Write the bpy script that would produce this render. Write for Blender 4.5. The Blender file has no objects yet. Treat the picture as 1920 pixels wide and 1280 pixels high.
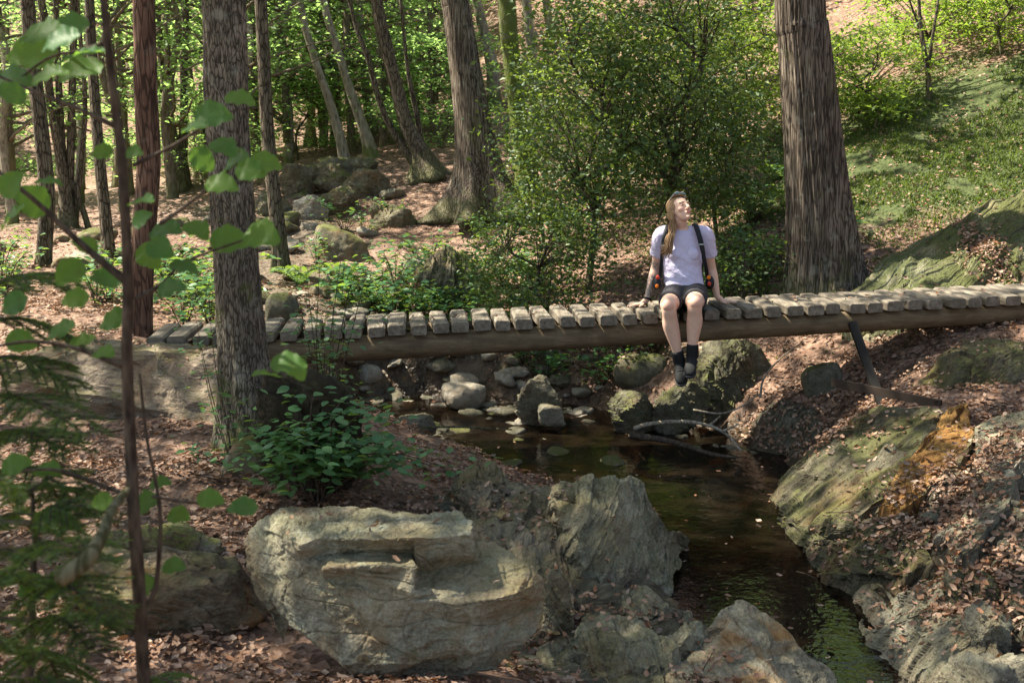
import bpy, bmesh, math, random
import numpy as np
from mathutils import Vector, Matrix, Euler
from mathutils.bvhtree import BVHTree

scene = bpy.context.scene
COL = scene.collection
RNG = np.random.default_rng(7)
R = math.radians

# ------------------------------------------------------------------ camera model (used to place things at real depths)
CAM = np.array([0.0, 0.0, 2.5]); F = 2133.0; TH = R(10.1)
def P(px, py, d):
    u = (px-960)/F; v = (640-py)/F
    dy = math.cos(TH)+v*math.sin(TH); dz = -math.sin(TH)+v*math.cos(TH)
    k = d/dy
    return np.array([u*k, d, 2.5+dz*k])
def PZ(px, py, z):
    v = (640-py)/F
    dy = math.cos(TH)+v*math.sin(TH); dz = -math.sin(TH)+v*math.cos(TH)
    return P(px, py, (z-2.5)/dz*dy)
def MPP(d): return d/F*1.0          # metres per photo pixel at depth d

# ------------------------------------------------------------------ noise
_perm = np.random.default_rng(3).permutation(256); _perm = np.concatenate([_perm, _perm, _perm])
_g = np.random.default_rng(5).normal(size=(256, 3)); _g /= np.linalg.norm(_g, axis=1)[:, None]
def perlin(p):
    p = np.asarray(p, float); i = np.floor(p).astype(int); f = p-i; i &= 255
    w = f*f*f*(f*(f*6-15)+10)
    def gr(a, b, c):
        h = _perm[_perm[_perm[(i[:, 0]+a) & 255]+((i[:, 1]+b) & 255)]+((i[:, 2]+c) & 255)]
        return np.einsum('ij,ij->i', _g[h], f-np.array([a, b, c]))
    def lerp(a, b, t): return a+(b-a)*t
    x = [lerp(gr(0, b, c), gr(1, b, c), w[:, 0]) for b, c in ((0, 0), (1, 0), (0, 1), (1, 1))]
    return lerp(lerp(x[0], x[1], w[:, 1]), lerp(x[2], x[3], w[:, 1]), w[:, 2])*1.6
def fbm(p, oct=4, gain=.5):
    s = 0; a = 1.0; q = np.array(p, float)
    for _ in range(oct):
        s = s+a*perlin(q); q = q*2.03+11.7; a *= gain
    return s
def smooth(a, b, x):
    t = np.clip((x-a)/(b-a), 0, 1); return t*t*(3-2*t)

# ------------------------------------------------------------------ mesh builder
class MB:
    def __init__(s): s.V = []; s.F = []; s.n = 0
    def add(s, V, F, mi=0):
        V = np.asarray(V, float).reshape(-1, 3)
        if isinstance(F, np.ndarray): F = [F]
        for f in F:
            f = np.asarray(f, int)
            if len(f): s.F.append((f+s.n, mi))
        s.V.append(V); s.n += len(V); return s
    def mesh(s, name, mats, origin=(0, 0, 0), smooth=True):
        V = np.concatenate(s.V)-np.asarray(origin, float)
        me = bpy.data.meshes.new(name)
        me.vertices.add(len(V)); me.vertices.foreach_set('co', V.astype(np.float32).ravel())
        li = np.concatenate([f.ravel() for f, _ in s.F])
        tot = np.concatenate([np.full(len(f), f.shape[1]) for f, _ in s.F])
        mi = np.concatenate([np.full(len(f), m) for f, m in s.F])
        me.loops.add(len(li)); me.loops.foreach_set('vertex_index', li.astype(np.int32))
        me.polygons.add(len(tot))
        me.polygons.foreach_set('loop_start', np.concatenate([[0], np.cumsum(tot)[:-1]]).astype(np.int32))
        me.polygons.foreach_set('loop_total', tot.astype(np.int32))
        me.polygons.foreach_set('material_index', mi.astype(np.int32))
        me.polygons.foreach_set('use_smooth', np.full(len(tot), smooth))
        me.update(calc_edges=True); me.validate()
        for m in (mats if isinstance(mats, (list, tuple)) else [mats]): me.materials.append(m)
        return me
    def build(s, name, mats, parent=None, origin=None, smooth=True):
        if origin is None: origin = np.array(parent.location) if parent is not None else (0, 0, 0)
        me = s.mesh(name, mats, origin, smooth)
        o = bpy.data.objects.new(name, me); COL.objects.link(o)
        if parent is not None: o.parent = parent
        else: o.location = origin
        return o
def attr(o, name, vals):
    a = o.data.attributes.new(name, 'FLOAT', 'POINT'); a.data.foreach_set('value', np.asarray(vals, np.float32))
def tag(o, label, cat=None, group=None, kind=None):
    if label: o['label'] = label
    if cat: o['category'] = cat
    if group: o['group'] = group
    if kind: o['kind'] = kind
    return o
def thing(name, label, cat, loc, group=None):
    o = bpy.data.objects.new(name, None); COL.objects.link(o); o.location = tuple(loc); o.empty_display_size = .2
    return tag(o, label, cat, group)
def copy_tree(o, parent=None):
    c = o.copy(); COL.objects.link(c)
    if parent is not None: c.parent = parent
    for ch in list(o.children): copy_tree(ch, c)
    return c

# ------------------------------------------------------------------ primitives
def resample(pts, n):
    pts = np.asarray(pts, float)
    if len(pts) == 2:
        t = np.linspace(0, 1, n)[:, None]; return pts[0]*(1-t)+pts[1]*t
    ext = np.vstack([2*pts[0]-pts[1], pts, 2*pts[-1]-pts[-2]])
    seg = np.linalg.norm(np.diff(pts[:, :3], axis=0), axis=1); cum = np.concatenate([[0], np.cumsum(seg)])
    out = []
    for s in np.linspace(0, cum[-1], n):
        k = min(max(np.searchsorted(cum, s)-1, 0), len(seg)-1); t = (s-cum[k])/max(seg[k], 1e-9)
        p0, p1, p2, p3 = ext[k:k+4]
        out.append(.5*((2*p1)+(-p0+p2)*t+(2*p0-5*p1+4*p2-p3)*t*t+(-p0+3*p1-3*p2+p3)*t**3))
    return np.array(out)
def frames(C):
    T = np.gradient(C, axis=0); T /= np.linalg.norm(T, axis=1)[:, None]+1e-12
    A = np.zeros_like(T); B = np.zeros_like(T)
    ref = np.array([1., 0, 0]) if abs(T[0, 0]) < .9 else np.array([0, 1., 0])
    for i in range(len(C)):
        a = ref-T[i]*np.dot(ref, T[i]); a /= np.linalg.norm(a); ref = a
        A[i] = a; B[i] = np.cross(T[i], a)
    return T, A, B
def grid_faces(m, n, wrap=True):
    i = np.arange(m-1)[:, None]; j = np.arange(n if wrap else n-1)[None, :]; jj = (j+1) % n
    return np.stack([i*n+j+0*i, i*n+jj+0*i, (i+1)*n+jj, (i+1)*n+j], -1).reshape(-1, 4)
def tube(mb, pts, rad, sides=8, n=None, mi=0, caps=True, ripple=None):
    pts = np.asarray(pts, float); rad = np.broadcast_to(np.asarray(rad, float), (len(pts),))
    Q = np.column_stack([pts, rad])
    if n: Q = resample(Q, n)
    C = Q[:, :3]; r = np.maximum(Q[:, 3], 1e-4); T, A, B = frames(C)
    th = np.linspace(0, 2*np.pi, sides, endpoint=False)
    rr = np.repeat(r[:, None], sides, 1)
    if ripple is not None: rr = rr*ripple(C, th, r)
    V = C[:, None, :]+rr[:, :, None]*(np.cos(th)[None, :, None]*A[:, None, :]+np.sin(th)[None, :, None]*B[:, None, :])
    m = len(C); fs = [grid_faces(m, sides)]; V = V.reshape(-1, 3)
    if caps:
        V = np.vstack([V, C[0]-T[0]*r[0]*.4, C[-1]+T[-1]*r[-1]*.4]); j = np.arange(sides)
        fs.append(np.stack([(j+1) % sides, j, np.full(sides, m*sides)], 1))
        fs.append(np.stack([(m-1)*sides+j, (m-1)*sides+(j+1) % sides, np.full(sides, m*sides+1)], 1))
    mb.add(V, fs, mi); return C, r
def loft(mb, rings, sides=24, n=None, mi=0):
    """rings: (cx,cy,cz, ax,ay,az, bx,by,bz) -> closed skin"""
    Q = np.asarray(rings, float)
    if n: Q = resample(Q, n)
    th = np.linspace(0, 2*np.pi, sides, endpoint=False)
    V = Q[:, None, :3]+np.cos(th)[None, :, None]*Q[:, None, 3:6]+np.sin(th)[None, :, None]*Q[:, None, 6:9]
    m = len(Q); V = np.vstack([V.reshape(-1, 3), Q[0, :3], Q[-1, :3]]); j = np.arange(sides)
    mb.add(V, [grid_faces(m, sides), np.stack([(j+1) % sides, j, np.full(sides, m*sides)], 1),
               np.stack([(m-1)*sides+j, (m-1)*sides+(j+1) % sides, np.full(sides, m*sides+1)], 1)], mi)
_ico = {}
def ico(sub):
    if sub not in _ico:
        bm = bmesh.new(); bmesh.ops.create_icosphere(bm, subdivisions=sub, radius=1)
        bm.verts.ensure_lookup_table()
        _ico[sub] = (np.array([v.co[:] for v in bm.verts]), np.array([[v.index for v in f.verts] for f in bm.faces])); bm.free()
    V, Fc = _ico[sub]; V = V/np.linalg.norm(V, axis=1)[:, None]; return V, Fc
def ellip(mb, c, r, sub=3, rot=None, mi=0):
    V, Fc = ico(sub); V = V*np.asarray(r)
    if rot is not None: V = V@np.array(rot).T
    mb.add(V+np.asarray(c), Fc, mi)
def box(mb, c, h, rot=None, mi=0):
    s = np.array([[x, y, z] for x in (-1, 1) for y in (-1, 1) for z in (-1, 1)], float)*np.asarray(h)
    if rot is not None: s = s@np.array(rot).T
    mb.add(s+np.asarray(c), np.array([[0, 1, 3, 2], [4, 6, 7, 5], [0, 4, 5, 1], [2, 3, 7, 6], [0, 2, 6, 4], [1, 5, 7, 3]]), mi)

LEAF = {
 'rhomb': (np.array([[0, 0, 0], [.5, .45, .13], [0, 1, -.05], [-.5, .45, .13]]), [np.array([[0, 1, 2], [0, 2, 3]])]),
 'ovate': (np.array([[0, 0, 0], [.34, .14, .05], [.5, .42, .08], [.33, .75, .05], [0, 1.04, -.1], [-.33, .75, .05], [-.5, .42, .08], [-.34, .14, .05], [0, .25, -.01], [0, .65, -.03]]),
           [np.array([[0, 1, 8], [8, 1, 2], [8, 2, 9], [9, 2, 3], [9, 3, 4], [9, 4, 5], [9, 5, 6], [8, 9, 6], [8, 6, 7], [0, 8, 7]])]),
 'curl': (np.array([[0, 0, .10], [.42, .3, .16], [.36, .72, .1], [0, 1, .22], [-.40, .7, .02], [-.44, .28, .18], [0, .5, 0]]),
          [np.array([[0, 1, 6], [1, 2, 6], [2, 3, 6], [3, 4, 6], [4, 5, 6], [5, 0, 6]])]),
 'needle': (np.array([[-.5, 0, 0], [.5, 0, 0], [0, 1, 0]]), [np.array([[0, 1, 2]])]),
}
def _broad():
    t_ = np.linspace(0, 1, 17); w = .52*np.sin(np.pi*t_**.82)**.75*(1-.12*t_); w[0] = .03; w[-1] = .0
    ser = np.where(np.arange(17) % 2 == 1, 1.05, .94); R_ = np.column_stack([w*ser, t_, .10*np.sin(t_*3.1)+.05*np.sin(t_*19)-.22*t_**3]); L_ = R_*np.array([-1, 1, 1]); M_ = np.column_stack([0*t_, t_, -.22*t_**3-.02])
    H_ = (R_+M_)/2+np.column_stack([0*t_, 0*t_, .02*np.sin(t_*25)]); G_ = H_*np.array([-1, 1, 1]); V = np.vstack([L_, G_, M_, H_, R_]); f = []
    for c in range(4):
        for i in range(16): a, b = c*17+i, (c+1)*17+i; f += [(a, b, b+1), (a, b+1, a+1)]
    return V, [np.array(f)]
LEAF['broad'] = _broad()
def norm(a): return a/(np.linalg.norm(a, axis=-1, keepdims=True)+1e-12)
def leaves(mb, pos, axis, nrm, L, W, shape='rhomb', mi=0, fold=1.0):
    pos = np.asarray(pos, float); n = len(pos)
    if n == 0: return
    axis = norm(np.broadcast_to(axis, (n, 3))); nrm = np.broadcast_to(nrm, (n, 3))
    side = norm(np.cross(axis, nrm)); nn = np.cross(side, axis)
    L = np.broadcast_to(L, (n,))[:, None, None]; W = np.broadcast_to(W, (n,))[:, None, None]
    tv, tf = LEAF[shape]; k = len(tv)
    V = pos[:, None, :]+tv[None, :, 0:1]*W*side[:, None, :]+tv[None, :, 1:2]*L*axis[:, None, :]+tv[None, :, 2:3]*fold*L*nn[:, None, :]
    mb.add(V.reshape(-1, 3), [(f[None]+(np.arange(n)*k)[:, None, None]).reshape(-1, 3) for f in tf], mi)
def rdir(n, rng=None):
    v = (rng or RNG).normal(size=(n, 3)); return norm(v)
def remesh(mb, name, mats, parent, voxel=.005, it=4, fac=.5):
    me = mb.mesh(name+'_raw', [], smooth=True)
    o = bpy.data.objects.new('tmp', me); COL.objects.link(o)
    m = o.modifiers.new('r', 'REMESH'); m.mode = 'VOXEL'; m.voxel_size = voxel
    s = o.modifiers.new('s', 'SMOOTH'); s.iterations = it; s.factor = fac
    dg = bpy.context.evaluated_depsgraph_get(); dg.update()
    nm = bpy.data.meshes.new_from_object(o.evaluated_get(dg)); nm.name = name
    bpy.data.objects.remove(o)
    nm.materials.clear()
    for mm in (mats if isinstance(mats, (list, tuple)) else [mats]): nm.materials.append(mm)
    V = np.empty(len(nm.vertices)*3, np.float32); nm.vertices.foreach_get('co', V); V = V.reshape(-1, 3)
    org = np.array(parent.location); nm.vertices.foreach_set('co', (V-org).astype(np.float32).ravel())
    nm.polygons.foreach_set('use_smooth', np.ones(len(nm.polygons), bool)); nm.update()
    ob = bpy.data.objects.new(name, nm); COL.objects.link(ob); ob.parent = parent
    return ob, V

# ------------------------------------------------------------------ materials
def new_mat(name):
    m = bpy.data.materials.new(name); m.use_nodes = True; nt = m.node_tree; nt.nodes.clear()
    return m, nt
class N:
    def __init__(s, name): s.m, s.t = new_mat(name); s.L = s.t.links
    def n(s, typ, **kw):
        nd = s.t.nodes.new(typ)
        for k, v in kw.items():
            if k.startswith('i_'):
                key = k[2:]; key = int(key) if key.isdigit() else key.replace('_', ' ')
                s.set(nd, key, v)
            else: setattr(nd, k, v)
        return nd
    def set(s, nd, key, v):
        sock = nd.inputs[key]
        if isinstance(v, bpy.types.NodeSocket): s.L.new(v, sock)
        else: sock.default_value = v
    def coord(s, kind='Object', scale=(1, 1, 1), rnd=False, rot=(0, 0, 0)):
        c = s.n('ShaderNodeTexCoord').outputs[kind]
        if tuple(rot) != (0, 0, 0):
            m0 = s.n('ShaderNodeMapping'); s.L.new(c, m0.inputs[0]); m0.inputs['Rotation'].default_value = rot; c = m0.outputs[0]
        mp = s.n('ShaderNodeMapping'); s.L.new(c, mp.inputs[0]); mp.inputs['Scale'].default_value = scale
        if rnd:
            r = s.n('ShaderNodeObjectInfo').outputs['Random']; mu = s.n('ShaderNodeMath', operation='MULTIPLY', i_0=r, i_1=50.)
            s.L.new(mu.outputs[0], mp.inputs['Location'])
        return mp.outputs[0]
    def noise(s, vec, scale=5., detail=5., rough=.6, dist=0.):
        return s.n('ShaderNodeTexNoise', i_Vector=vec, i_Scale=scale, i_Detail=detail, i_Roughness=rough, i_Distortion=dist).outputs['Fac']
    def vor(s, vec, scale=5., out='Distance', feature='F1', rnd=1.):
        return s.n('ShaderNodeTexVoronoi', feature=feature, i_Vector=vec, i_Scale=scale, i_Randomness=rnd).outputs[out]
    def ramp(s, fac, stops, interp='LINEAR'):
        r = s.n('ShaderNodeValToRGB'); s.L.new(fac, r.inputs[0]); e = r.color_ramp.elements; r.color_ramp.interpolation = interp
        while len(e) < len(stops): e.new(.5)
        for el, (p, c) in zip(e, stops):
            el.position = p; el.color = (*c, 1) if len(c) == 3 else (c[0],)*3+(1,)
        return r.outputs[0]
    def mixc(s, fac, a, b, mode='MIX'):
        x = s.n('ShaderNodeMix', data_type='RGBA', blend_type=mode)
        s.set(x, 0, fac)
        for k, v in ((6, a), (7, b)):
            s.set(x, k, v if isinstance(v, bpy.types.NodeSocket) else (*v, 1))
        return x.outputs[2]
    def math(s, op, a, b=0.):
        return s.n('ShaderNodeMath', operation=op, i_0=a, i_1=b).outputs[0]
    def sstep(s, x, a, b):
        return s.n('ShaderNodeMapRange', interpolation_type='SMOOTHSTEP', i_0=x, i_1=a, i_2=b).outputs[0]
    def bump(s, h, strength=.5, dist=.02):
        return s.n('ShaderNodeBump', i_Strength=strength, i_Distance=dist, i_Height=h).outputs[0]
    def attr(s, name): return s.n('ShaderNodeAttribute', attribute_name=name).outputs['Fac']
    def up(s):
        return s.n('ShaderNodeSeparateXYZ', i_0=s.n('ShaderNodeNewGeometry').outputs['Normal']).outputs[2]
    def out(s, sh):
        o = s.n('ShaderNodeOutputMaterial'); s.L.new(sh, o.inputs[0]); return s.m
    def pbr(s, col, rough=.8, normal=None, spec=.3, **kw):
        p = s.n('ShaderNodeBsdfPrincipled')
        s.set(p, 'Base Color', col if isinstance(col, bpy.types.NodeSocket) else (*col, 1)); s.set(p, 'Roughness', rough); s.set(p, 'Specular IOR Level', spec)
        if normal is not None: s.set(p, 'Normal', normal)
        for k, v in kw.items(): s.set(p, k.replace('_', ' '), v)
        return p.outputs[0]

def leaf_mat(name, cols, trans=.45, rough=.5, spec=.35, tcol=None, veins=False):
    s = N(name); g = s.n('ShaderNodeNewGeometry').outputs['Random Per Island']
    k = len(cols); c = s.ramp(g, [(i/(k-1), cols[i]) for i in range(k)])
    oi = s.n('ShaderNodeObjectInfo').outputs['Random']
    c = s.mixc(s.math('MULTIPLY', oi, .25), c, cols[0], 'MIX')
    nb = None
    if veins:
        au = s.math('ABSOLUTE', s.attr('lu')); ph = s.math('MULTIPLY', s.math('SUBTRACT', s.attr('lv'), s.math('MULTIPLY', au, .9)), 50.)
        ln = s.math('MAXIMUM', s.sstep(s.math('SINE', ph), .80, .98), s.math('SUBTRACT', 1., s.sstep(au, .008, .022)))
        c = s.mixc(s.math('MULTIPLY', ln, .45), c, (.16, .24, .08)); c = s.mixc(s.math('MULTIPLY', s.sstep(s.noise(s.coord(), 60., 5), .58, .7), .5), c, (.12, .12, .03)); nb = s.bump(ln, .6, .003)
    p = s.pbr(c, rough, nb, spec=spec)
    t = s.n('ShaderNodeBsdfTranslucent'); s.L.new(s.mixc(.75, c, tcol or (.30, .42, .05), 'MIX'), t.inputs[0])
    mx = s.n('ShaderNodeMixShader', i_0=trans); s.L.new(p, mx.inputs[1]); s.L.new(t.outputs[0], mx.inputs[2])
    return s.out(mx.outputs[0])
M = {}
M['beech'] = leaf_mat('beech_leaf', [(.06, .15, .045), (.10, .21, .06), (.15, .27, .075), (.21, .32, .09)], .6, tcol=(.46, .68, .20))
M['canopy'] = leaf_mat('canopy_leaf', [(.05, .10, .022), (.09, .16, .035)], .4, tcol=(.22, .34, .06))
M['holly'] = leaf_mat('holly_leaf', [(.028, .058, .02), (.046, .092, .028), (.072, .125, .035), (.15, .18, .05)], .22, .5, .35)
M['pale'] = leaf_mat('pale_leaf', [(.10, .17, .04), (.17, .24, .06), (.22, .28, .07)], .5)
M['sap'] = leaf_mat('sapling_leaf', [(.03, .11, .035), (.045, .14, .035), (.08, .18, .03), (.12, .21, .03)], .5, .5, .25, tcol=(.24, .42, .05), veins=True)
M['conifer'] = leaf_mat('conifer_needle', [(.022, .058, .014), (.04, .095, .02), (.085, .16, .03)], .3, .5)
M['fern'] = leaf_mat('fern_leaf', [(.035, .09, .03), (.06, .14, .04), (.11, .19, .05)], .4, .5)
M['hazel'] = leaf_mat('hazel_leaf', [(.045, .13, .055), (.065, .17, .065), (.09, .20, .065)], .4, .4, .45)
M['litter'] = leaf_mat('dead_leaf', [(.06, .032, .02), (.18, .09, .055), (.27, .155, .10), (.36, .235, .17), (.24, .10, .045), (.34, .245, .19), (.11, .055, .034)], .12, .55, .3, tcol=(.3, .14, .06))
M['grassy'] = leaf_mat('moss_blade', [(.04, .065, .018), (.07, .10, .028), (.13, .145, .05)], .25, .7)

def bark_mat(name, dark, mid, light, zs=.16, scale=22., bstr=.9, moss=0., mosscol=(.09, .11, .025), lichen=.0, mossz=.6, plates=0.):
    s = N(name); v = s.coord('Object', (1, 1, zs), True); v1 = s.coord('Object', (1, 1, 1), True)
    wob = s.noise(v, scale*.4, 4); n1 = s.noise(v, scale, 7, .65, .6); vo = s.vor(v, scale*1.1, 'Distance', 'F1')
    h = s.math('ADD', s.math('MULTIPLY', n1, .8), s.math('MULTIPLY', vo, .5))
    if plates:
        wv = s.mixc(.05, v, s.n('ShaderNodeTexNoise', i_Vector=v, i_Scale=14., i_Detail=4.).outputs['Color'], 'ADD')
        e = s.sstep(s.vor(wv, scale*1.25, 'Distance', 'DISTANCE_TO_EDGE'), .0, .16); h = s.math('ADD', s.math('MULTIPLY', h, .55), s.math('MULTIPLY', e, .45*plates))
    c = s.ramp(h, [(.38, dark), (.58, mid), (.85, light)])
    big = s.noise(v1, 2.2, 4); c = s.mixc(s.math('MULTIPLY', s.sstep(big, .45, .7), .45), c, dark)
    if lichen: c = s.mixc(s.math('MULTIPLY', s.sstep(s.noise(v1, 9., 5), .56, .68), lichen), c, (.33, .33, .27))
    if moss:
        z = s.n('ShaderNodeSeparateXYZ', i_0=s.n('ShaderNodeTexCoord').outputs['Object']).outputs[2]
        mz = s.math('SUBTRACT', 1., s.sstep(z, 0., mossz)); mm = s.math('MULTIPLY', s.sstep(s.math('ADD', s.noise(v1, 5., 5), s.math('MULTIPLY', mz, .35)), .55, .75), moss)
        c = s.mixc(mm, c, mosscol)
    return s.out(s.pbr(c, .9, s.bump(h, bstr, .02), .15))
M['bark_a'] = bark_mat('bark_plated', (.045, .037, .027), (.215, .18, .138), (.37, .325, .26), .24, 44., 1., .6, lichen=.3, mossz=.8, plates=.4)
M['bark_b'] = bark_mat('bark_fibrous', (.04, .03, .023), (.15, .115, .09), (.31, .26, .21), .07, 30., 1., .3, lichen=.25, plates=.5, mossz=.5)
M['bark_red'] = bark_mat('bark_reddish', (.05, .028, .02), (.15, .085, .06), (.26, .165, .125), .14, 22., .9, .0, lichen=.12, plates=.5)
M['bark_c'] = bark_mat('bark_grey_brown', (.035, .027, .02), (.105, .083, .061), (.20, .165, .122), .22, 24., .9, .3, plates=.7)
M['bark_pale'] = bark_mat('bark_pale', (.09, .075, .055), (.2, .17, .13), (.32, .28, .22), .3, 20., .5, .8, lichen=.3)
M['bark_mid'] = bark_mat('bark_mid_brown', (.06, .047, .034), (.14, .11, .08), (.23, .19, .14), .3, 20., .6, .4)
M['bark_ivy'] = bark_mat('bark_mossy', (.05, .05, .025), (.12, .12, .07), (.2, .19, .12), .3, 20., .8, .9, mossz=6.)
M['twig'] = bark_mat('twig_bark', (.022, .015, .011), (.05, .036, .027), (.10, .075, .055), .3, 60., .5)
M['deadwood'] = bark_mat('dead_branch', (.10, .07, .05), (.24, .19, .14), (.38, .32, .25), .3, 50., .5)

def rock_mat(name, dark, mid, light, scale=4., moss=0., rust=0., lichen=.3, layer=None, wet=0., bstr=.7, mosscol=(.085, .095, .02), rustcol=(.34, .135, .02), mosslo=.35, streak=False):
    s = N(name); v = s.coord('Object', (1, 1, 1), True)
    if layer: vl = s.coord('Object', layer[0], True, layer[1])
    else: vl = v
    n1 = s.noise(v, scale, 9, .68, .3); n2 = s.noise(vl, scale*5, 8, .7); n3 = s.noise(v, scale*22, 5, .75)
    vc = s.vor(vl, scale*1.7, 'Distance', 'DISTANCE_TO_EDGE')
    crack = s.math('MULTIPLY', s.math('SUBTRACT', 1., s.sstep(vc, .0, .035)), .8 if layer else 0.)
    h = s.math('ADD', s.math('ADD', s.math('MULTIPLY', n1, .6), s.math('MULTIPLY', n2, .5)), s.math('ADD', s.math('MULTIPLY', n3, .34), s.math('MULTIPLY', crack, -.12)))
    tone = s.math('ADD', s.math('MULTIPLY', n1, .5), s.math('ADD', s.math('MULTIPLY', n2, .34), s.math('MULTIPLY', n3, .34)))
    c = s.ramp(tone, [(.47, dark), (.59, mid), (.73, light)])
    tint = s.sstep(s.noise(v, scale*.7, 5), .45, .62); c = s.mixc(s.math('MULTIPLY', tint, .5), c, (mid[0]*1.15, mid[1]*.95, mid[2]*.75))
    c = s.mixc(s.math('MULTIPLY', crack, .35), c, dark)
    if lichen: c = s.mixc(s.math('MULTIPLY', s.sstep(s.noise(v, scale*2.4, 7, .7), .56, .66), lichen), c, (.34, .37, .29))
    if rust: c = s.mixc(s.math('MULTIPLY', s.sstep(s.noise(v, scale*.8, 6, .6, .5), .52, .66), rust), c, s.mixc(n2, (.15, .055, .012), rustcol))
    if streak: c = s.mixc(s.sstep(s.math('ADD', s.attr('rust'), s.math('MULTIPLY', s.math('SUBTRACT', s.noise(vl, scale*3, 6, .7), .5), .9)), .35, .6), c, s.ramp(n2, [(.35, (.12, .06, .02)), (.55, rustcol), (.72, (.42, .25, .11))]))
    if moss:
        mk = s.math('ADD', s.noise(v, scale*1.3, 7, .65), s.math('MULTIPLY', s.up(), .3))
        mk = s.math('MULTIPLY', s.sstep(mk, mosslo+.25, mosslo+.45), moss)
        c = s.mixc(mk, c, s.ramp(n3, [(.3, tuple(x*.5 for x in mosscol)), (.7, tuple(x*1.5 for x in mosscol))]))
    if wet:
        return s.out(s.pbr(c, s.ramp(n1, [(.4, (.85,)), (.6, (.45,))]), s.bump(h, bstr, .03), .4))
    return s.out(s.pbr(c, .88, s.bump(h, bstr, .03), .2))
def lay(k, L): return ((1, 1, k), tuple(Vector(L).normalized().rotation_difference(Vector((0, 0, 1))).to_euler()))
LB = (.44, -.84, -.2); LO = (.82, .1, -.56); LY = lay(2.6, LO); LYB = lay(2.8, LB)
M['rock_big'] = rock_mat('boulder_stone', (.075, .062, .042), (.27, .24, .175), (.47, .45, .35), 3.6, .3, .3, .45, bstr=1.)
M['rock_moss'] = rock_mat('mossy_stone', (.055, .046, .032), (.14, .12, .085), (.26, .23, .17), 3.5, .8, .28, .25)
M['rock_schist'] = rock_mat('schist_stone', (.065, .054, .036), (.225, .197, .137), (.40, .365, .265), 3.4, .3, .12, .2, LY, bstr=1.)
M['rock_orange'] = rock_mat('schist_rusty', (.11, .09, .065), (.25, .22, .16), (.37, .34, .27), 3.0, .15, .55, .2, LY)
M['rock_slab'] = rock_mat('mossy_slab_stone', (.07, .062, .04), (.18, .165, .11), (.32, .30, .215), 1.6, .85, .0, .35, lay(3.5, (.35, -.85, .1)), mosscol=(.045, .055, .010), mosslo=.22)
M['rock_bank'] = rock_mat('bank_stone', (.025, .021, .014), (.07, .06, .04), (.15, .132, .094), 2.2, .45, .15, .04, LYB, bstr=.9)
M['rock_grey'] = rock_mat('grey_wet_stone', (.055, .048, .035), (.18, .16, .117), (.35, .32, .245), 3.2, .2, .1, .25, LYB, wet=1., bstr=1.)
M['rock_pale'] = rock_mat('pale_stream_stone', (.13, .11, .09), (.28, .25, .21), (.42, .39, .34), 4., .1, .1, .1)
M['rock_brown'] = rock_mat('brown_schist_stone', (.055, .042, .028), (.18, .142, .102), (.32, .265, .20), 3.4, .3, .2, .1, LY, bstr=1.)
M['rock_peak'] = rock_mat('rust_stained_schist', (.10, .083, .055), (.28, .24, .172), (.44, .40, .30), 3.0, .1, .6, .1, LY)
M['rock_rust'] = rock_mat('orange_streaked_stone', (.05, .04, .026), (.15, .12, .075), (.28, .235, .16), 3.4, .2, .25, .05, LYB, rustcol=(.27, .125, .04), streak=True)
M['rock_pink'] = rock_mat('pinkish_slab_stone', (.07, .052, .037), (.19, .147, .11), (.32, .26, .205), 3.5, .45, .1, .15, ((1, 1, 5), (0, 0, 0)), mosslo=.4)
M['stump_wood'] = rock_mat('rotten_stump_wood', (.012, .009, .006), (.03, .024, .015), (.055, .045, .028), 5., .6, .0, 0., ((1, 1, .2), (0, 0, 0)), mosscol=(.04, .05, .012), mosslo=.45)
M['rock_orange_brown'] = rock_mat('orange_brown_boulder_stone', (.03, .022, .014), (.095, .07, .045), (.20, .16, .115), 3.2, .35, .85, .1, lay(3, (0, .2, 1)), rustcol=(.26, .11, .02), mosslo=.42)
M['rock_dark'] = rock_mat('dark_stone', (.035, .032, .022), (.10, .09, .062), (.20, .185, .135), 3., .65, .1, .15)

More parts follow.
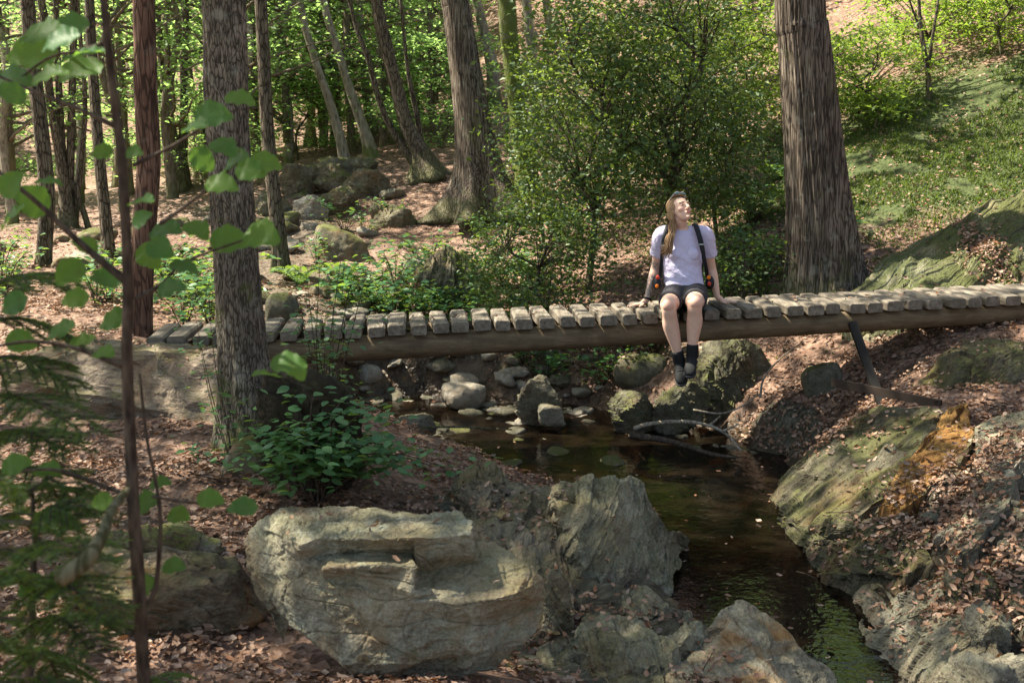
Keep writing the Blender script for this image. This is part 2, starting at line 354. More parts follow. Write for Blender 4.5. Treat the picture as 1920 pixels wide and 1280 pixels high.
def ground_mat():
    s = N('forest_floor'); v = s.coord('Object', (1, 1, 1))
    wob = s.n('ShaderNodeTexNoise', i_Vector=v, i_Scale=9., i_Detail=3.).outputs['Color']
    vv = s.mixc(.035, v, wob, 'ADD')
    c1 = s.vor(vv, 15., 'Color'); d1 = s.vor(vv, 15., 'Distance'); c2 = s.vor(vv, 31., 'Color'); d2 = s.vor(vv, 31., 'Distance')
    sel = s.sstep(s.noise(v, 6., 3), .45, .55)
    hue = s.mixc(sel, c1, c2); hh = s.n('ShaderNodeSeparateColor', i_0=hue).outputs[0]
    dd = s.math('ADD', s.math('MULTIPLY', d1, .6), s.math('MULTIPLY', d2, .4))
    c = s.ramp(hh, [(0, (.04, .022, .015)), (.3, (.12, .065, .042)), (.6, (.20, .115, .08)), (1, (.30, .19, .14))])
    n = s.noise(v, 1.1, 5); c = s.mixc(s.math('MULTIPLY', s.sstep(n, .42, .62), .5), c, (.10, .055, .037))
    soil = s.attr('soil'); c = s.mixc(soil, c, s.ramp(s.noise(v, 16., 6), [(.3, (.06, .042, .03)), (.7, (.16, .12, .085))]))
    path = s.attr('path'); c = s.mixc(s.math('MULTIPLY', path, .8), c, s.ramp(s.noise(v, 22., 6), [(.3, (.17, .10, .075)), (.7, (.30, .19, .145))]))
    mo = s.attr('moss'); mo = s.sstep(s.math('ADD', mo, s.math('MULTIPLY', s.math('SUBTRACT', s.noise(v, 3.5, 6), .5), 1.3)), .35, .7)
    c = s.mixc(mo, c, s.ramp(s.noise(v, 30., 5), [(.3, (.02, .03, .008)), (.7, (.07, .088, .022))]))
    vr = s.coord('Object', LYB[0], False, LYB[1]); rn = s.noise(vr, 9., 9, .72, .4); rn2 = s.noise(v, 60., 4)
    rk = s.sstep(s.math('ADD', s.attr('rock'), s.math('MULTIPLY', s.math('SUBTRACT', s.noise(v, 5., 6), .5), 1.2)), .42, .58)
    rc = s.ramp(s.math('ADD', s.math('MULTIPLY', rn, .8), s.math('MULTIPLY', rn2, .2)), [(.38, (.04, .033, .02)), (.52, (.12, .105, .07)), (.68, (.24, .215, .155))])
    rc = s.mixc(s.math('MULTIPLY', s.sstep(s.noise(v, 2.6, 6), .54, .68), .5), rc, (.075, .08, .025))
    c = s.mixc(rk, c, rc)
    wet = s.attr('wet'); c = s.mixc(wet, c, s.ramp(s.noise(v, 7., 6), [(.3, (.022, .015, .01)), (.6, (.085, .05, .026)), (.75, (.17, .09, .04))]))
    h = s.math('ADD', dd, s.math('MULTIPLY', s.noise(v, 40., 4), .3))
    h = s.n('ShaderNodeMix', data_type='FLOAT', i_0=rk, i_2=h, i_3=s.math('MULTIPLY', rn, 2.2)).outputs[0]
    return s.out(s.pbr(c, s.n('ShaderNodeMapRange', i_0=wet, i_3=.85, i_4=.35).outputs[0], s.bump(h, .9, .035), .3))
M['ground'] = ground_mat()
def water_mat():
    s = N('stream_water'); v = s.coord('Object', (1, 1, 1))
    nb = s.bump(s.math('ADD', s.noise(v, 5., 3), s.math('MULTIPLY', s.noise(v, 22., 2), .4)), .3, .02)
    g = s.n('ShaderNodeBsdfGlossy', i_Roughness=.03, i_Normal=nb); g.inputs[0].default_value = (.9, .9, .9, 1)
    t = s.n('ShaderNodeBsdfTransparent'); t.inputs[0].default_value = (.24, .16, .10, 1)
    d = s.n('ShaderNodeBsdfDiffuse'); d.inputs[0].default_value = (.022, .015, .009, 1)
    m1 = s.n('ShaderNodeMixShader', i_0=.3); s.L.new(t.outputs[0], m1.inputs[1]); s.L.new(d.outputs[0], m1.inputs[2])
    fr = s.n('ShaderNodeFresnel', i_IOR=1.36, i_Normal=nb).outputs[0]
    m2 = s.n('ShaderNodeMixShader', i_0=fr); s.L.new(m1.outputs[0], m2.inputs[1]); s.L.new(g.outputs[0], m2.inputs[2])
    return s.out(m2.outputs[0])
M['water'] = water_mat()
def wood_mat(name, dark, mid, light, sc=(30, 3, 30), grain=1.):
    s = N(name); v = s.coord('Object', sc, True); v1 = s.coord('Object', (1, 1, 1), True)
    n1 = s.noise(v, 1., 7, .7, .4); c = s.ramp(n1, [(.3, dark), (.52, mid), (.75, light)])
    c = s.mixc(s.math('MULTIPLY', s.sstep(s.noise(v1, 7., 5), .5, .68), .5), c, dark)
    oi = s.n('ShaderNodeObjectInfo').outputs['Random']; c = s.mixc(s.math('MULTIPLY', oi, .4), c, tuple(x*.65 for x in mid))
    return s.out(s.pbr(c, .8, s.bump(n1, .6*grain, .01), .25))
M['plank'] = wood_mat('weathered_plank', (.06, .047, .035), (.18, .148, .115), (.31, .27, .22))
M['log'] = wood_mat('peeled_log', (.06, .04, .024), (.15, .105, .062), (.25, .185, .115), (4, 30, 30))
def plain(name, col, rough=.7, var=.15, sc=40., bstr=.2, **kw):
    s = N(name); v = s.coord('Object', (1, 1, 1)); n1 = s.noise(v, sc, 5)
    c = s.mixc(n1, tuple(x*(1-var) for x in col), tuple(min(1, x*(1+var)) for x in col))
    return s.out(s.pbr(c, rough, s.bump(n1, bstr, .004), .3, **kw))
M['steel'] = plain('dark_steel', (.010, .008, .007), .8, .4)
M['strap_steel'] = plain('rusty_strap', (.035, .022, .016), .8, .4)
def skin_mat():
    s = N('skin'); v = s.coord('Object', (1, 1, 1)); n1 = s.noise(v, 30., 5)
    c = s.mixc(n1, (.60, .36, .27), (.70, .45, .35))
    tt = s.math('MULTIPLY', s.attr('tattoo'), s.sstep(s.noise(v, 34., 4, .6, 1.), .40, .48)); c = s.mixc(s.math('MULTIPLY', tt, .85), c, (.09, .11, .12))
    c = s.mixc(s.attr('blush'), c, (.62, .27, .21))
    return s.out(s.pbr(c, .5, s.bump(n1, .05, .002), .35, Subsurface_Weight=.12, Subsurface_Radius=(.02, .008, .004)))
M['skin'] = skin_mat()
def cloth(name, col, rough=.85, sc=14.):
    s = N(name); v = s.coord('Object', (1, 1, 1)); n1 = s.noise(v, sc, 4, .55, .6); n2 = s.noise(v, 200., 2)
    c = s.mixc(n2, tuple(x*.93 for x in col), tuple(x*1.05 for x in col))
    return s.out(s.pbr(c, rough, s.bump(s.math('ADD', n1, s.math('MULTIPLY', n2, .04)), .55, .03), .2))
M['tee'] = cloth('lilac_cotton', (.53, .48, .64)); M['shorts'] = cloth('charcoal_cloth', (.035, .033, .037), .8)
M['pack'] = cloth('black_nylon', (.015, .016, .02), .6); M['boot'] = plain('boot_leather', (.007, .007, .008), .75, .3)
M['sole'] = plain('boot_sole', (.028, .028, .03), .85); M['orange'] = plain('orange_fabric', (.75, .18, .02), .6)
M['red'] = plain('red_fabric', (.55, .05, .025), .6); M['grey_trim'] = plain('grey_trim', (.45, .45, .47), .6)
M['hair'] = wood_mat('hair_strands', (.20, .115, .06), (.33, .20, .11), (.47, .31, .18), (60, 60, 8), .5)
M['lip'] = plain('lip', (.50, .2, .18), .45); M['eye'] = plain('eye_dark', (.05, .035, .03), .3); M['brow'] = plain('brow_hair', (.2, .115, .065), .8)
M['glass'] = plain('tinted_lens', (.10, .16, .17), .08, .1)

# ------------------------------------------------------------------ terrain
ctrl = []
def cp(px, py, d): ctrl.append(P(px, py, d))
for a in [(-350, 1270, 4.0), (50, 1270, 4.0), (300, 1270, 4.1), (600, 1275, 4.1), (900, 1280, 4.2), (100, 1100, 4.9), (350, 1000, 5.6), (650, 920, 6.3), (300, 800, 7.6), (150, 760, 8.1), (200, 650, 8.9), (-200, 760, 8.0),
          (560, 800, 7.4), (1000, 1060, 6.1), (1100, 1250, 4.95), (1300, 1270, 4.9), (1150, 1080, 6.0),
          (400, 600, 10.2), (150, 560, 10.8), (500, 570, 11.3), (700, 545, 12.6), (900, 530, 12.8), (800, 500, 13.6), (750, 440, 15), (900, 395, 15.8), (820, 300, 19), (700, 275, 21.5), (600, 390, 17), (1000, 300, 18), (960, 120, 28), (1000, 200, 23),
          (150, 480, 13), (60, 430, 16), (380, 440, 15), (200, 350, 22), (330, 300, 27), (60, 300, 30), (520, 290, 25), (-300, 430, 16),
          (1100, 560, 11.8), (1300, 520, 11.8), (1100, 450, 14), (1350, 450, 12.7), (1420, 350, 14.6), (1400, 200, 18.5), (1400, 50, 25), (1600, 300, 13.5), (1750, 360, 12.2), (1750, 150, 15.5), (1800, 20, 19.5), (1920, 250, 13.2), (1560, 540, 10.9), (1720, 500, 10.7), (1900, 480, 10.3), (2150, 300, 11.5),
          (1900, 600, 9.0), (1880, 800, 7.3), (1900, 1000, 5.5), (1700, 950, 6.35), (1800, 850, 6.9), (1750, 750, 7.95), (1600, 800, 8.2), (1500, 850, 8.5), (1650, 680, 9.2), (1500, 650, 10), (1350, 680, 10.1), (1900, 1200, 4.8), (1900, 1270, 4.55), (2200, 1000, 5.4), (2200, 700, 8.0), (1250, 700, 10.2), (1150, 700, 10.8)]: cp(*a)
for a in [(-2.5, 0, .75), (2.5, 0, .8), (-2.5, 2.5, .6), (0, 2.5, .6), (-8, 0, .9), (-8, 6, .8), (9, 0, 2.6), (8, 5, 3.2), (9, 9, 4.6), (-9, 12, 1.3), (-14, 20, 1.7), (12, 14, 6.0), (16, 22, 9.5),
          (-30, -15, 1), (0, -15, 1.2), (30, -15, 5), (-40, 15, 2), (-20, 45, 9.5), (-45, 50, 9.5), (5, 45, 12), (30, 45, 18), (45, 15, 14), (-45, 90, 28), (0, 95, 32), (45, 95, 38), (70, 40, 26)]: ctrl.append(np.array(a, float))
ctrl = np.array(ctrl)
def _k(r2): return .5*r2*np.log(r2+1e-9)
def _tps():
    X = ctrl[:, :2]; n = len(X); D = ((X[:, None]-X[None])**2).sum(-1)
    A = np.zeros((n+3, n+3)); A[:n, :n] = _k(D)+np.eye(n)*.02; A[:n, n] = 1; A[:n, n+1:] = X; A[n, :n] = 1; A[n+1:, :n] = X.T
    return np.linalg.solve(A, np.concatenate([ctrl[:, 2], np.zeros(3)]))
W_TPS = _tps()
creek_px = [(1760, 1420, .42), (1640, 1270, .38), (1470, 1120, .46), (1370, 1000, .55), (1300, 905, .80), (1130, 840, 1.12), (960, 815, 1.15), (850, 800, .95), (760, 770, .6)]
CREEK = np.array([[*PZ(a, b, 0.)[:2], w] for a, b, w in creek_px])
def creek_dist(xy):
    best = np.full(len(xy), 1e9)
    for a, b in zip(CREEK[:-1], CREEK[1:]):
        ab = b[:2]-a[:2]; t = np.clip(((xy-a[:2])@ab)/(ab@ab), 0, 1)
        d = np.linalg.norm(xy-a[:2]-t[:, None]*ab, axis=1)-(a[2]+(b[2]-a[2])*t); best = np.minimum(best, d)
    return best
STONY = np.array([PZ(720, 735, 0)[:2], P(640, 680, 11.2)[:2], P(600, 560, 12.5)[:2], P(560, 460, 15)[:2], P(420, 420, 17)[:2]])
def poly_dist(xy, pl):
    best = np.full(len(xy), 1e9)
    for a, b in zip(pl[:-1], pl[1:]):
        ab = b-a; t = np.clip(((xy-a)@ab)/(ab@ab), 0, 1); best = np.minimum(best, np.linalg.norm(xy-a-t[:, None]*ab, axis=1))
    return best
ROCK_C = [(P(1620, 920, 6.6)[:2], 1.0), (P(1750, 1080, 5.4)[:2], .75), (P(1800, 1230, 4.7)[:2], .6), (P(1500, 860, 7.9)[:2], .5), (P(1430, 800, 8.9)[:2], .5), (P(1130, 1060, 5.7)[:2], .62), (P(1200, 1200, 4.9)[:2], .62), (P(1450, 1270, 4.5)[:2], .5), (P(960, 960, 6.5)[:2], .5)]
def rock_mask(xy):
    m = np.zeros(len(xy))
    for c, r in ROCK_C: m = np.maximum(m, 1-smooth(r*.6, r*1.25, np.linalg.norm(xy-c, axis=1)))
    return m
def terrain(xy, fine=True):
    xy = np.atleast_2d(np.asarray(xy, float)); z = np.zeros(len(xy)); n = len(ctrl)
    for i in range(0, len(xy), 20000):
        q = xy[i:i+20000]; D = ((q[:, None]-ctrl[None, :, :2])**2).sum(-1)
        z[i:i+20000] = _k(D)@W_TPS[:n]+W_TPS[n]+q@W_TPS[n+1:]
    z = np.maximum(z, .12)
    q3 = np.column_stack([xy, np.zeros(len(xy))])
    far = smooth(9, 25, xy[:, 1])
    z = z+fbm(q3*.9, 4)*(.05+.10*far)+(fbm(q3*6, 3)*.016 if fine else 0)
    rm = rock_mask(xy); cc = xy@np.array([.62, .5])*1.0+z*.7+fbm(q3*1.5+8, 3)*.12
    z = z+rm*(((cc*3.1) % 1.0-.5)*.10+((cc*9.7) % 1.0-.5)*.035+np.abs(perlin(q3*3.5+3))*.09+perlin(np.floor(q3*4+fbm(q3*3, 2)[:, None]*.6)+.4)*.05)
    cd = creek_dist(xy)+fbm(q3*2.2+5, 3)*.12
    s = smooth(-.18, .42, cd)
    bed = -.28+.10*smooth(-.6, 0, cd)+fbm(q3*3+9, 3)*.05
    return bed*(1-s)+z*s
def tz(x, y): return float(terrain([[x, y]])[0])
def axis_pts(segs):
    out = [np.arange(a, b, st) for a, b, st in segs]; return np.concatenate(out)
gx = axis_pts([(-80, -30, 5), (-30, -10, .8), (-10, -5, .16), (-5, 5, .055), (5, 9, .14), (9, 30, .8), (30, 85, 5)])
gy = axis_pts([(-25, 0, 2.5), (0, 3.4, .3), (3.4, 12, .055), (12, 17, .1), (17, 30, .25), (30, 50, 1.), (50, 121, 5)])
GX, GY = np.meshgrid(gx, gy); gxy = np.column_stack([GX.ravel(), GY.ravel()]); gz = terrain(gxy)
gmb = MB(); gmb.add(np.column_stack([gxy, gz]), grid_faces(len(gy), len(gx), False)[:, ::1])
ground = gmb.build('ground', M['ground']); tag(ground, 'forest floor of brown leaf litter with banks of soil and moss', kind='structure')
cdv = creek_dist(gxy); q3 = np.column_stack([gxy, np.zeros(len(gxy))])
attr(ground, 'wet', 1-smooth(.0, .38, cdv+fbm(q3*2.5, 3)*.15))
attr(ground, 'rock', rock_mask(gxy)); st = poly_dist(gxy, STONY); attr(ground, 'soil', np.maximum(1-smooth(.5, 1.3, st+fbm(q3*1.5, 3)*.4), .5*smooth(.25, .6, fbm(q3*.8+30, 4))))
mc = P(1730, 290, 13.3)
mossm = np.exp(-(((gxy[:, 0]-mc[0])/1.9)**2+((gxy[:, 1]-mc[1])/1.6)**2))*1.5
mc2 = P(1720, 120, 16.2); mossm = mossm+np.exp(-(((gxy[:, 0]-mc2[0])/3.)**2+((gxy[:, 1]-mc2[1])/1.8)**2))*.5
attr(ground, 'moss', np.clip(mossm+.45*smooth(.2, .6, fbm(q3*.5+77, 4)), 0, 1.4))
PATH = np.array([P(640, 480, 13.8)[:2], P(760, 475, 14.0)[:2], P(900, 460, 14.3)[:2], P(1000, 470, 14.3)[:2]])
PATH2 = np.array([P(-100, 470, 14.5)[:2], P(100, 480, 13.5)[:2], P(260, 420, 16)[:2], P(200, 330, 24)[:2]])
attr(ground, 'path', np.maximum(1-smooth(.2, .6, poly_dist(gxy, PATH)), 1-smooth(.5, 1.2, poly_dist(gxy, PATH2))))

# water sheet
wx = np.arange(-3.2, 3.6, .12); wy = np.arange(3.2, 12.6, .12); WX, WY = np.meshgrid(wx, wy)
wxy = np.column_stack([WX.ravel(), WY.ravel()]); keep = creek_dist(wxy) < .75
wf = grid_faces(len(wy), len(wx), False); wf = wf[keep[wf].all(1)]
used = np.unique(wf); rem = -np.ones(len(wxy), int); rem[used] = np.arange(len(used))
wmb = MB(); wmb.add(np.column_stack([wxy[used], np.zeros(len(used))]), rem[wf])
tag(wmb.build('stream_water', M['water']), 'shallow brown stream water under the footbridge', kind='structure')

# ------------------------------------------------------------------ rocks
ROCKS = []     # (verts world, faces) for scattering
def rock_shape(size, seed, style='jag', sub=5, layer=None, planes=None):
    rng = np.random.default_rng(seed); V, Fc = ico(sub); size = np.asarray(size, float)
    if style == 'round': k, npl, lo, hi = 7, 16, .80, 1.
    elif style == 'slab': k, npl, lo, hi = 22, 14, .78, 1.
    else: k, npl, lo, hi = 40, 15, .72, 1.
    n = rdir(npl, rng); dd = rng.uniform(lo, hi, npl)
    n = np.vstack([n, [[0, 0, 1], [0, 0, -1], [1, 0, 0], [-1, 0, 0], [0, 1, 0], [0, -1, 0]]]); dd = np.concatenate([dd, np.full(6, .97)])
    if planes is not None:
        pn = norm(np.array([p[:3] for p in planes], float)); n = np.vstack([n, pn]); dd = np.concatenate([dd, [p[3] for p in planes]])
    s = np.maximum(V@n.T, 0)/dd; r = (s**k).sum(1)**(-1/k); r = np.minimum(r, 1.25)
    off = rng.uniform(-50, 50, 3); Pn = V*r[:, None]*size
    m = size.mean()
    disp = fbm(Pn/m*1.3+off, 4)*.07*m+fbm(Pn/m*5+off, 4, .55)*.022*m
    if style in ('jag', 'slab'):
        k_ = 1. if style == 'jag' else .55
        L = norm(np.array(layer if layer is not None else (.45, .3, .85), float))
        c = Pn@L; c = c+fbm(Pn/m*1.2+off, 3)*.10*m
        f1 = 3.0/m; saw = (c*f1+off[0]) % 1.0; amp = perlin(np.column_stack([np.floor(c*f1+off[0])*7.3, Pn[:, 0]*1.5/m, Pn[:, 1]*1.5/m]))
        disp = disp+((saw-.5)*.11*m*(1+.6*amp)+amp*.09*m)*k_
        f2 = 11/m; saw2 = (c*f2+off[1]) % 1.0; amp2 = perlin(np.column_stack([np.floor(c*f2+off[1])*5.1, Pn[:, 0]*4/m, Pn[:, 1]*4/m])); disp = disp+((saw2-.5)*.03*m+amp2*.025*m)*k_
        blk = perlin(np.floor(Pn/m*3.2+fbm(Pn/m*2, 2)[:, None]*.4+off)+.37); disp = disp+blk*.06*m*k_
        disp = disp+(np.abs(perlin(Pn/m*3+off*2))-.25)*.06*m
    return Pn+norm(V*size)*disp[:, None] if style == 'round' else Pn+V*disp[:, None], Fc
def rot_xyz(a, b, c): return np.array(Euler((R(a), R(b), R(c))).to_matrix())
def rock(name, label, bbox, d, mat, style='jag', seed=1, thick=.8, rot=(0, 0, 0), sink=.15, sub=5, layer=None, planes=None, group=None, cat='rock', hscale=1.):
    x0, y0, x1, y1 = bbox; m = MPP(d)
    c = P((x0+x1)/2, (y0+y1)/2, d); w = (x1-x0)*m/2; h = (y1-y0)*m/2*hscale
    gs = 1.0 if style == 'round' else 1.13; sub = max(sub, 6) if style != 'round' else sub
    V, Fc = rock_shape((w*gs, w*thick*gs, h*(1+sink)*gs), seed, style, sub, layer, planes)
    V = V@rot_xyz(*rot).T; V = V+c-np.array([0, 0, h*sink])
    mb = MB(); mb.add(V, Fc); base = np.array([c[0], c[1], V[:, 2].min()])
    o = mb.build(name, M[mat], origin=base, smooth=(style == 'round')); tag(o, label, cat, group); ROCKS.append((V, Fc)); return o

rock('boulder', 'dark brown boulder with orange moss behind the foreground sapling stem', (160, 1045, 500, 1215), 4.75, 'rock_orange_brown', 'slab', 12, .75, (4, 7, 8), .12, 6, cat='boulder')
rock('rock', 'low block topped with yellow moss just above the dark brown boulder', (165, 985, 400, 1075), 5.35, 'rock_moss', 'jag', 31, .6, (0, 3, 0), .3)
JL = (.75, .15, .55)
rock('rock', 'narrow upright stone between big boulder and twin peaked outcrop', (1020, 1065, 1075, 1190), 5.25, 'rock_schist', 'jag', 55, .9, (0, 0, 0), .2, 4, JL)
# slab under the left end of the bridge

def facet_rock(name, label, verts, faces, mat, seed=1, layer=(.75, .15, .55), stria=1., levels=5, jit=.10, drop=.35, cat='rock', undercut=0., soft=0, rough=1., deep=1.):
    """a rock authored as its own set of real faces in space, split finer and roughened"""
    rng = np.random.default_rng(seed)
    V = [P(v[0], v[1], v[3]) if len(v) == 4 else PZ(v[0], v[1], v[2]) for v in verts]; T = []
    nv = len(V)
    for f in faces:
        if len(f) == 3: T.append(f)
        else:
            c = len(V); V.append(np.mean([V[i] for i in f], axis=0)+rng.normal(size=3)*.006)
            for a, b in zip(f, list(f[1:])+[f[0]]): T.append((a, b, c))
    V = np.array(V); T = [tuple(t) for t in T]
    for k, t in enumerate(T):
        n = np.cross(V[t[1]]-V[t[0]], V[t[2]]-V[t[0]])
        if np.dot(n, CAM-V[t[0]]) < 0: T[k] = (t[0], t[2], t[1])
    ec = {}
    for t in T:
        for a, b in ((t[0], t[1]), (t[1], t[2]), (t[2], t[0])): ec[(a, b)] = 1
    bd = [(a, b) for a, b in ec if (b, a) not in ec]
    cen = V.mean(0); sk = {}
    V = list(V)
    for a, b in bd:
        for q in (a, b):
            if q not in sk:
                p = V[q].copy(); o_ = p-cen; o_[2] = 0; low = undercut > 0 and p[2] < cen[2]-.04; p = p+norm(o_)*(-undercut if undercut > 0 else .03); p[2] -= drop*(.35 if low else 1.); sk[q] = len(V); V.append(p)
    for a, b in bd: T += [(b, a, sk[a]), (b, sk[a], sk[b])]
    V = np.array(V); T = np.array(T); size = np.ptp(V[:nv], axis=0).mean()
    el = size*jit
    for lv in range(levels):
        E = np.concatenate([T[:, [0, 1]], T[:, [1, 2]], T[:, [2, 0]]]); E.sort(axis=1); U, inv = np.unique(E, axis=0, return_inverse=True); inv = inv.ravel()
        ln = np.linalg.norm(V[U[:, 0]]-V[U[:, 1]], axis=1)
        mid = (V[U[:, 0]]+V[U[:, 1]])/2+rng.normal(size=(len(U), 3))*np.minimum(ln, size*.6)[:, None]*(.075 if lv < 2 else .045 if lv == 2 else .010)*rough
        n0 = len(V); V = np.vstack([V, mid]); m = len(T); a, b, c = inv[:m]+n0, inv[m:2*m]+n0, inv[2*m:]+n0
        T = np.concatenate([np.stack([T[:, 0], a, c], 1), np.stack([a, T[:, 1], b], 1), np.stack([c, b, T[:, 2]], 1), np.stack([a, b, c], 1)])
    if soft:
        E = np.concatenate([T[:, [0, 1]], T[:, [1, 2]], T[:, [2, 0]]]); E.sort(axis=1); E = np.unique(E, axis=0); cnt = np.bincount(E.ravel(), minlength=len(V))[:, None]
        for _ in range(soft):
            ac = np.zeros_like(V); np.add.at(ac, E[:, 0], V[E[:, 1]]); np.add.at(ac, E[:, 1], V[E[:, 0]]); V = V*.4+ac/cnt*.6
    nrm = np.zeros_like(V); fn = np.cross(V[T[:, 1]]-V[T[:, 0]], V[T[:, 2]]-V[T[:, 0]])
    for k in range(3): np.add.at(nrm, T[:, k], fn)
    nrm = norm(nrm); L = norm(np.array(layer, float)); off = rng.uniform(-40, 40, 3)
    c = V@L+fbm(V*2.2+off, 3)*.018
    amp = perlin(np.column_stack([np.floor(c*13+off[0])*7.3, V[:, 0]*2.5, V[:, 1]*2.5])); amp2 = perlin(np.column_stack([np.floor(c*41+off[1])*5.1, V[:, 0]*5, V[:, 2]*5]))
    disp = stria*(((c*9+off[0]) % 1-.5)*.012*(1+amp)+amp*.012+((c*37+off[1]) % 1-.5)*.004+amp2*.004)+fbm(V*5+off, 5, .5)*.014*rough+(np.abs(perlin(V*7+off))-.25)*.012*rough
    blk = perlin(np.floor(V*7+fbm(V*4, 2)[:, None]*.7+off)+.37); disp = disp+blk*.005*rough
    if soft: disp = disp*.8+fbm(V*5+3, 3)*.007+fbm(V*38, 3, .65)*.004+perlin(V*16+off)*.004-np.maximum(0, .09-np.abs(perlin(V*6+30)))*.07-np.maximum(0, .05-np.abs(perlin(V*np.array([2.5, 2.5, 9])+77)))*.14
    V = V+nrm*disp[:, None]
    mb = MB(); mb.add(V, T); base = np.array([cen[0], cen[1], V[:, 2].min()]); o = mb.build(name, M[mat], origin=base, smooth=False); tag(o, label, cat); ROCKS.append((V, T)); return o
facet_rock('boulder', 'big pale stepped boulder in the foreground, largest of all the rocks',
  [(455, 1012, .86), (480, 972, .93), (522, 948, .98), (600, 946, .985), (740, 952, .985), (862, 954, .98), (886, 975, .97), (882, 1000, .965), (780, 1006, .97), (700, 1012, .965), (620, 1006, .97), (560, 1022, .945),
   (784, 1072, .79), (888, 1050, .825), (893, 1012, .87), (922, 1015, .85), (1000, 1058, .80), (1022, 1086, .75), (965, 1112, .745), (862, 1132, .735), (760, 1128, .745), (620, 1100, .785), (555, 1086, .80),
   (612, 1040, .875), (772, 1036, .865), (620, 1062, .88), (778, 1060, .88), (628, 1090, .795), (772, 1110, .79),
   (470, 1082, .72), (500, 1122, .67), (560, 1182, .59), (640, 1250, .505), (780, 1244, .515), (900, 1224, .525), (1006, 1190, .55), (1024, 1122, .66), (760, 1185, .63), (640, 1170, .65), (890, 1175, .63), (560, 1050, .87)],
  [(1, 2, 11), (2, 3, 10, 11), (3, 4, 9, 10), (4, 5, 6, 7, 8, 9), (0, 1, 11, 40), (8, 7, 13, 12), (6, 14, 13, 7), (13, 14, 15, 16, 18, 12), (16, 17, 18), (12, 18, 19, 20, 28), (11, 10, 23, 40), (10, 9, 23), (9, 8, 24, 23), (8, 12, 24), (23, 24, 26, 25), (25, 26, 28, 27), (24, 12, 26), (26, 12, 28), (40, 23, 25, 27, 21, 22), (27, 28, 20, 21), (0, 40, 22, 29), (29, 22, 30), (30, 22, 31), (22, 21, 38, 31), (21, 20, 37, 38), (20, 19, 39, 37), (19, 18, 36, 39), (18, 17, 36), (31, 38, 32), (38, 37, 33, 32), (37, 39, 34, 33), (39, 36, 35, 34)],
  'rock_big', 21, (.1, -.2, .97), .45, 6, undercut=.17, soft=22, rough=.42, drop=.45, cat='boulder')
facet_rock('rock', 'tall twin peaked grey schist outcrop standing in the stream edge', [(1033, 912, .55), (1100, 893, .60), (1150, 895, .60), (1183, 890, .62), (1207, 905, .58), (1216, 942, .45), (1245, 990, .28), (1285, 1005, .02), (1255, 1115, .0), (1225, 1095, .10), (1160, 1105, .14), (1080, 1105, .15), (1040, 1050, .25), (1038, 960, .42), (1105, 965, .50), (1150, 935, .55), (1085, 1030, .36), (1150, 1010, .38), (1200, 1000, .34)],
  [(0, 13, 14), (0, 14, 15, 1), (1, 15, 2), (2, 15, 3), (3, 15, 18), (3, 18, 5, 4), (15, 14, 16, 17), (15, 17, 18), (14, 13, 12, 16), (16, 12, 11), (16, 11, 10, 17), (17, 10, 9, 18), (18, 9, 6, 5), (6, 9, 8, 7)], 'rock_schist', 1, LO)
facet_rock('rock', 'brown leaf strewn rock shelf with a knobbly pinnacle beside the twin peaked outcrop', [(845, 985, .30), (848, 925, .42), (868, 880, .52), (900, 858, .58), (930, 868, .55), (945, 895, .48), (985, 905, .45), (1032, 915, .45), (1042, 985, .38), (1062, 1060, .25), (1068, 1110, .18), (1045, 1190, .14), (1010, 1180, .15), (1000, 1090, .25), (960, 1010, .35), (905, 960, .42), (920, 905, .52), (880, 1010, .32)],
  [(1, 2, 3, 16), (3, 4, 5, 16), (16, 5, 6, 15), (15, 6, 14), (6, 7, 8, 14), (1, 16, 15), (1, 15, 17, 0), (17, 15, 14, 13), (14, 8, 9, 13), (13, 9, 10, 11, 12), (0, 17, 13, 12)], 'rock_brown', 2, (.75, .3, -.6), 1.2)
facet_rock('rock', 'pointed peak of rust stained rock with broken ledges at the pool edge', [(1383, 1125, .34), (1330, 1175, .28), (1312, 1195, .22), (1420, 1140, .30), (1490, 1205, .16), (1560, 1262, .0), (1590, 1340, .0), (1400, 1180, .30), (1440, 1195, .26), (1360, 1200, .25), (1300, 1215, .17), (1350, 1250, .2), (1450, 1240, .2), (1520, 1270, .1), (1250, 1260, .2), (1250, 1340, .2), (1400, 1350, .2), (1340, 1295, .19), (1460, 1300, .17)],
  [(0, 1, 2, 9, 7), (0, 7, 8, 3), (3, 8, 12, 4), (4, 12, 13, 5), (7, 9, 11), (7, 11, 12, 8), (9, 2, 10, 11), (10, 14, 17, 11), (11, 17, 18, 12), (12, 18, 13), (13, 18, 6, 5), (14, 15, 16, 17), (17, 16, 18), (18, 16, 6)], 'rock_peak', 3, (.85, .2, .4), .8, rough=.7)
facet_rock('rock', 'ribbed grey schist ledge right of the big boulder at bottom of picture', [(1010, 1215, .22), (1075, 1190, .27), (1140, 1200, .27), (1235, 1190, .27), (1270, 1205, .25), (1255, 1265, .18), (1150, 1270, .17), (1000, 1275, .16), (985, 1350, .14), (1150, 1350, .15), (1280, 1350, .16), (1100, 1150, .24), (1180, 1160, .24)],
  [(0, 1, 2, 6, 7), (2, 3, 4, 5, 6), (1, 11, 12, 2), (2, 12, 3), (7, 6, 9, 8), (6, 5, 10, 9)], 'rock_schist', 4, (.95, .1, .2), 1.3)
facet_rock('rock', 'wedge of schist sloping to the water below the twin peaked outcrop', [(1170, 1105, .27), (1210, 1100, .28), (1265, 1140, .2), (1312, 1165, .02), (1265, 1190, .08), (1215, 1195, .17), (1175, 1160, .2), (1225, 1150, .24)], [(0, 1, 7, 6), (1, 2, 7), (2, 3, 4, 7), (7, 4, 5, 6)], 'rock_schist', 5)
